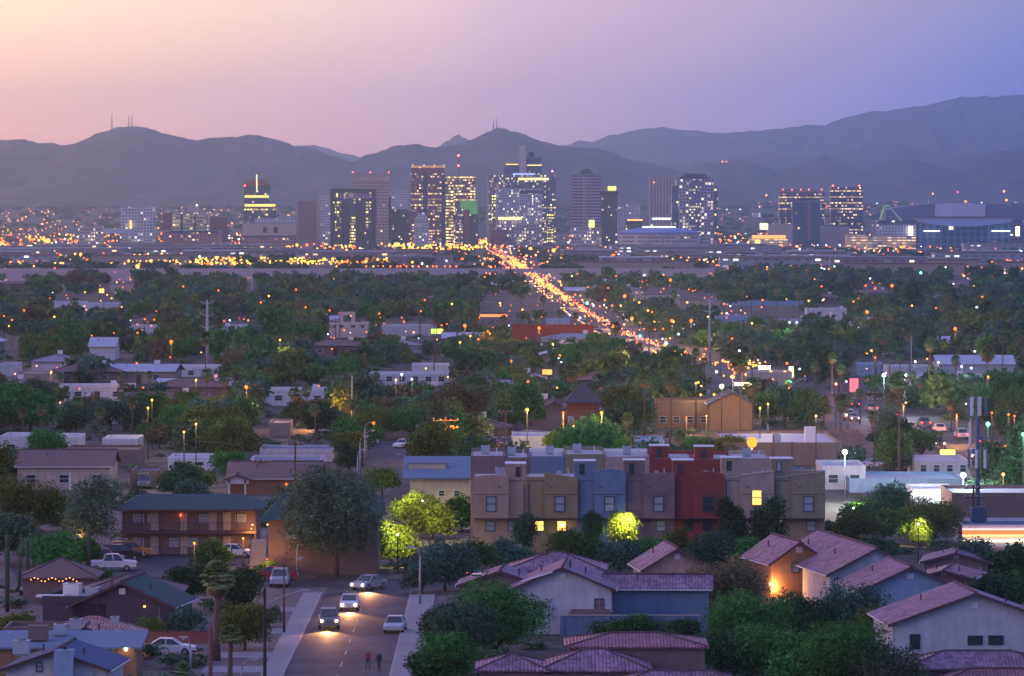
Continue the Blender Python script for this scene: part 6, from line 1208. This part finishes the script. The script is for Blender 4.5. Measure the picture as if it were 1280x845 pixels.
# low undergrowth between the trees
ug = []; gu = np.random.default_rng(8)
for i in range(2600):
    y = 375+gu.uniform(0, 1)**1.5*1500; px = gu.uniform(-10, 1290); x = Xp(px, y); py = HZ+F*(H-gz(y))/y; s = 6000/y; r = gu.uniform(.9, 2.2)
    if on_road(x, y) or (y < 515 and (-62 < x < -6 if y > 498 else -27 < x < -7)) or (y < 545 and -58 < x < -26 and y > 495) or abs(y-503) < 8: continue
    if any(a-r*s < px < b_+r*s and t_ < py and py-r*s < bb-2 and py > bb-14 for a, b_, t_, bb in CLEAR) or (y < 480 and px < 330 and gu.uniform() < .6): continue
    Q = fv[0 if y < 800 else 1, 'spread', int(gu.integers(3))]; n_ = 260 if y < 650 else 110; ug.append(Q[gu.integers(0, len(Q), n_)]*np.array([r, r, r*.55])+np.array([x, y, gz(y)-.25]))
me = quads_mesh('undergrowth', np.concatenate(ug), LEAF['grey-green']); tag(mobj('undergrowth', me), kind='stuff', label='low desert scrub between trees and houses')
# industrial sheds between the embankment and the centre
gi = random.Random(21); SHEDS = []
sm = [facade('facade_shed_a', (.26, .22, .23), (.2, .13, .08), (1, .62, .3), .25, 9, 5, .5, .3, 1.6), facade('facade_shed_b', (.30, .22, .24), (.12, .1, .1), (1, .8, .5), .15, 7, 5, .5, .3, 1.6), facade('facade_shed_c', (.34, .34, .38), (.15, .15, .2), (.9, .95, 1), .12, 8, 5, .5, .3, 1.6), S['taupe']]
shedmesh = []
for i in range(8):
    w = gi.uniform(40, 110); d = gi.uniform(20, 45); h = gi.uniform(6, 11); shedmesh.append((MB().box(-w/2, w/2, 0, d, 0, h).mesh('wall', sm[i % 4]), MB().box(-w/2-.5, w/2+.5, -.5, d+.5, h+.01, h+.8).mesh('roof', [paleroof, shing['grey'], shing['brown'], shing['brown']][i % 4]), MB().box(-w/6, -w/6+6, d*.3, d*.6, h+.85, h+3).mesh('roof_unit', concrete)))
for n in range(120):
    Y = gi.choice((gi.uniform(3320, 3850), gi.uniform(4020, 6050), gi.uniform(4020, 6050), gi.uniform(7400, 11500))); px = gi.uniform(-20, 1300); x = Xp(px, Y)
    if abs(x-avex(min(Y, 7600))) < 75: continue
    if Y > 7000 and n % 2: continue
    if Y < 3900 and px < 720: continue
    i = gi.randrange(8); o = empty('warehouse', (x, Y, gz(Y)), R(gi.uniform(-4, 4)), None, 'warehouse')
    for nm, me in zip(('wall', 'roof', 'roof_unit'), shedmesh[i]): mobj(nm, me, o)
    o['_w'] = ('pale lit', 'brownish', 'white', 'plain rosy')[i % 4]+(' long' if shedmesh[i][0].vertices[1].co.x > 37 else ' short'); SHEDS.append(o)
# mid-distance lamps read off the photo, then scattered ones
ML = [(229,358,'o'),(273,363,'o'),(181,399,'o'),(172,416,'o'),(214,427,'O'),(171,454,'o'),(308,484,'O'),(68,396,'y'),(326,378,'o'),(382,384,'o'),(412,388,'o'),(336,370,'w'),(370,362,'o'),(64,465,'y'),(245,475,'y'),(606,346,'o'),(474,392,'o'),(581,407,'O'),(531,375,'o'),(526,389,'o'),(653,387,'w'),(565,380,'w'),(625,379,'w'),(674,410,'O'),(691,430,'y'),(639,451,'o'),(682,464,'o'),(660,477,'r'),(838,350,'O'),(735,359,'o'),(781,370,'O'),(776,382,'w'),(790,398,'O'),(840,401,'O'),(829,411,'o'),(781,439,'O'),(783,444,'w'),(800,420,'t'),(833,429,'t'),(734,379,'t'),(742,382,'c'),(859,378,'w'),(864,401,'O'),(952,384,'o'),(842,402,'w'),(953,375,'o'),(1011,376,'w'),(1084,390,'O'),(1115,357,'O'),(1082,357,'o'),(1027,358,'o'),(1067,377,'o'),(1094,361,'o'),(1027,335,'c'),(1043,333,'c'),(1182,334,'c'),(1256,341,'c'),(1151,341,'t'),(1194,411,'O'),(1142,401,'o'),(1170,385,'o'),(1228,371,'o'),(1140,382,'w'),(1221,384,'c'),(996,403,'c'),(987,403,'c'),(940,404,'w'),(915,423,'o'),(1038,405,'o'),(1094,447,'o'),(1105,469,'C'),(1131,469,'C'),(1202,458,'c'),(1214,460,'c'),(1173,453,'c'),(1144,452,'c'),(1235,471,'y'),(932,468,'w'),(916,471,'W'),(1261,518,'o'),(1240,516,'o'),(502,468,'c'),(515,474,'c'),(495,475,'w'),(870,479,'w'),(960,505,'w'),(950,510,'w'),(1020,520,'w'),(1050,495,'r'),(1045,480,'r'),(700,444,'o'),(812,404,'y'),(818,402,'y'),(810,388,'w'),(756,375,'o'),(765,382,'o'),(770,404,'o'),(815,390,'o'),(799,378,'y'),(760,360,'o'),(770,345,'o'),(700,352,'w'),(715,345,'w'),(588,420,'y'),(598,424,'o'),(610,414,'o'),(505,402,'o'),(575,428,'y'),(350,425,'w'),(15,400,'o'),(30,388,'o'),(5,395,'o'),(270,470,'o'),(190,500,'y'),(185,510,'y'),(230,540,'y'),(245,530,'w'),(1230,400,'o'),(1268,520,'o'),(905,380,'o'),(885,396,'w')]
lm_ = {'o': (e_orange, .55, OR, 0), 'O': (e_orange, .95, OR, 1), 'y': (e_yel, .6, YE, 0), 'w': (e_warm, .6, (1, .8, .5), 0), 'W': (e_warm, 1.1, (1, .8, .5), 1), 'c': (e_white, .6, WH, 0), 'C': (emat('lamp_white_strong', (.75, 1, .9), 40), .9, WH, 1), 'r': (e_red, .7, (1, .1, .05), 0), 't': (e_teal, .8, WH, 0)}
for px, py, k in ML:
    m, r, c_, br = lm_[k]; Y_ = Yg(py+25*1.5); sc = min(1.6, max(.55, Y_/1300)); o = lamp(px, py, 8 if py > 380 else 10, m, r*sc*.75, None, 3500 if br else 700 if py > 400 else 0, c_)
    CLEAR.append((px-3, px+3, py-3, py+3))
gl_ = random.Random(9)
def lights_mass():
    mb = {k: MB() for k in 'owycrg'}
    def put(px, py, s_, k, hgt=8):
        Y = Yg(py+(6 if py > 285 else 2)); z = Zp(py, Y); z = max(z, gz(Y)+3); r = 1.15*s_*Y/6000/2; mb[k].ball((Xp(px, Y), Y, z), r, 6, 4)
    for _ in range(1000): put(gl_.uniform(0, 1280), 292+abs(gl_.gauss(0, 1))*17, gl_.uniform(1.0, 2.6), gl_.choice('oowwwyoc'))
    for _ in range(420): put(gl_.uniform(0, 520), gl_.uniform(298, 330), gl_.uniform(1.4, 3.4), gl_.choice('oowyy'))
    for _ in range(220): put(gl_.uniform(170, 300)+gl_.choice((0, 130)), gl_.uniform(322, 330), gl_.uniform(1.0, 2.4), 'y')
    for k in range(22): put(420+k*7.5+gl_.uniform(-2, 2), 333, 2.0, gl_.choice('oow'))
    for _ in range(300): put(gl_.uniform(0, 420), gl_.uniform(262, 296), gl_.uniform(.8, 1.8), gl_.choice('wwyo'))
    for _ in range(60): put(gl_.uniform(0, 440), gl_.uniform(250, 262), gl_.uniform(.7, 1.2), gl_.choice('wo'))
    for _ in range(130): put(gl_.uniform(890, 1280), 252+abs(gl_.gauss(0, 1))*14, gl_.uniform(.7, 1.5), gl_.choice('wcoo'))
    for _ in range(360): put(gl_.uniform(880, 1280), gl_.uniform(296, 345), gl_.uniform(.8, 2.2), gl_.choice('oowwc'))
    for _ in range(90): put(gl_.gauss(625, 12), gl_.uniform(300, 345), gl_.uniform(1.0, 2.2), gl_.choice('rrowo'))
    for _ in range(120): put(gl_.uniform(700, 900), gl_.uniform(296, 345), gl_.uniform(.9, 2.2), gl_.choice('oowwyc'))
    for _ in range(160): put(gl_.uniform(490, 610), gl_.uniform(298, 312), gl_.uniform(1.5, 3.0), gl_.choice('yyw'))
    for _ in range(480): put(gl_.uniform(0, 1280), 345+(gl_.random()**1.5)*85, gl_.uniform(.8, 1.8), gl_.choice('ooowcy'))
    for _ in range(110): put(gl_.uniform(690, 1280), gl_.uniform(395, 520), gl_.uniform(1.2, 2.8), gl_.choice('owwyc'))
    for _ in range(40): put(gl_.uniform(0, 690), gl_.uniform(395, 520), gl_.uniform(1.2, 2.2), gl_.choice('oow'))
    for _ in range(40): put(gl_.gauss(935, 22), gl_.gauss(472, 9), gl_.uniform(1.5, 3.4), gl_.choice('wwyo'))
    for _ in range(640):
        f_ = gl_.random()**1.2; Y = 1120+f_*3600; sx_, sy_ = scr((avex(Y), Y, gz(Y))); put(sx_+gl_.gauss(0, 3.0)*(1+5*(gl_.random() < .3)), sy_-gl_.uniform(0, 6), gl_.uniform(.8, 2.1), gl_.choice('oowwwyr'))
    for px, py, s_, k in ((60, 301, 5, 'w'), (32, 319, 4.5, 'o'), (361, 310, 5, 'w'), (402, 309, 4, 'o'), (442, 309, 4.5, 'o'), (255, 319, 4, 'w'), (172, 333, 4.5, 'w'), (826, 311, 6, 'w'), (797, 312, 4, 'w'), (835, 313, 4, 'w'), (767, 321, 6, 'o'), (833, 322, 4, 'w'), (562, 311, 4.5, 'o'), (495, 306, 5, 'w'), (499, 315, 4, 'w'), (531, 324, 4, 'o'), (663, 311, 4, 'w'), (692, 313, 4, 'w'), (1222, 320, 4, 'o'), (1268, 322, 5, 'w'), (1104, 323, 4, 'c'), (805, 323, 4, 'w'), (3, 307, 5, 'w'), (258, 245, 1.8, 'c'), (264, 229, 2.2, 'w'), (266, 229, 2, 'w'), (700, 244, 1.6, 'w'), (903, 202, 1.8, 'w'), (908, 202, 2, 'o'), (1166, 242, 2, 'w'), (1197, 240, 2, 'o'), (1207, 252, 2.5, 'w'), (1255, 239, 2.5, 'w'), (1258, 250, 2.5, 'w'), (806, 251, 2.5, 'w'), (958, 244, 2, 'w'), (118, 300, 4, 'w'), (45, 322, 4, 'o')): put(px, py, s_*1.05, k)
    mm = dict(o=e_orange, w=emat('far_warm', (1, .36, .08), 3.0), y=emat('far_yellow', (1, .48, .05), 2.8), c=e_white, r=emat('far_red', (1, .12, .05), 7), g=e_green)
    V = []; Fc = []; I = []; 
    for i, k in enumerate('owycrg'):
        n = len(V); V += mb[k].v; Fc += [tuple(a+n for a in f) for f in mb[k].f]; I += [i]*len(mb[k].f)
    me = bpy.data.meshes.new('city_lights'); me.from_pydata(V, [], Fc)
    for k in 'owycrg': me.materials.append(mm[k])
    me.polygons.foreach_set('material_index', I); tag(mobj('city_lights', me), kind='stuff', label='countless small lights of the distant city')
lights_mass()
# ---------------------------------------------------------------- a label of its own for every repeat
def autolabel(objs, desc, pool=None):
    """desc(o) -> words for its look; the label adds how it lies from the nearest landmark"""
    groups = {}
    for o in objs:
        if o.get('label'): continue
        sx, sy = scr(o.location); best = None
        for ph, lx, ly in LM:
            dx, dy = sx-lx, (sy-ly)*1.6; d = math.hypot(dx, dy)
            if best is None or d < best[0]: best = (d, ph, dx, dy)
        d, ph, dx, dy = best; w = ('to the right of' if dx > 0 else 'to the left of') if abs(dx) > abs(dy) else ('in front of' if dy > 0 else 'behind')
        groups.setdefault((desc(o), w, ph), []).append((d, o))
    ordn = ['', 'second ', 'third ', 'fourth ', 'fifth ', 'sixth ', 'seventh ', 'eighth ', 'ninth ', 'tenth ', 'eleventh ', 'twelfth ']
    for (ds, w, ph), L in groups.items():
        L.sort(key=lambda q: q[0])
        for i, (_, o) in enumerate(L):
            lab = f'{ds} {w} the {ph}' if len(L) == 1 else (f'{ds} closest {w} the {ph}' if i == 0 else f'{ordn[min(i, 11)]}{ds} {w} the {ph}' if i < 12 else f'{ds} {i+1}th {w} the {ph}')
            o['label'] = lab
kw_ = {'round': 'rounded', 'tall': 'tall', 'spread': 'spreading', 'airy': 'feathery', 'bush': 'low', 'cypress': 'pointed'}
lw_ = {'grey-green': 'grey green', 'rusty': 'brownish', 'bright': 'lime', 'bluish': 'bluish green'}
autolabel(TREES, lambda o: f"{kw_[o['_k']]} {lw_.get(o['_l'], o['_l'])} tree")
autolabel(PALMS, lambda o: ('tall' if o['_h'] > 8 else 'short')+' fan palm')
autolabel(POLES, lambda o: 'wooden utility pole')
autolabel(HOUSES, lambda o: o['_w']+' house'); autolabel(SHEDS, lambda o: o['_w']+' warehouse')
mc = {'light_orange': 'orange', 'light_yellow': 'yellow', 'light_warm': 'warm white', 'light_white': 'cold white', 'lamp_white_strong': 'blazing white', 'beacon_red': 'red', 'light_teal': 'teal'}
autolabel(LAMPS, lambda o: mc.get(o.get('_m', ''), 'grey')+' street light')
autolabel(CARS, lambda o: o['_c'].replace('suv', 'jeep')+(' with headlights' if any(c.name.startswith('headlight') and c.material_slots[0].material in (hl_on, hl_far) for c in o.children) else ' with taillights' if any(c.name.startswith('taillight') and c.material_slots[0].material == tl_on for c in o.children) else ''))
for L_, gname in ((TREES, 'trees of the suburbs'), (PALMS, 'fan palms of the suburbs'), (HOUSES, 'houses among the trees'), (SHEDS, 'warehouses before the centre'), (LAMPS, 'street lights'), (POLES, 'utility poles'), (CARS, 'cars')):
    for o in L_:
        if not o.get('group'): o['group'] = gname
        for k in ('_k', '_l', '_h', '_w', '_m', '_c'):
            if k in o.keys(): del o[k]
for i, o in enumerate(protos):
    if i not in usedp:
        for c in list(o.children_recursive)+[o]: bpy.data.objects.remove(c)
seen = {}
for o in SC.objects:
    if o.parent is None and o.get('label') and o.get('kind') is None: seen.setdefault(o['label'], []).append(o)
for k, v in seen.items():
    if len(v) > 1: print('DUP', len(v), k)
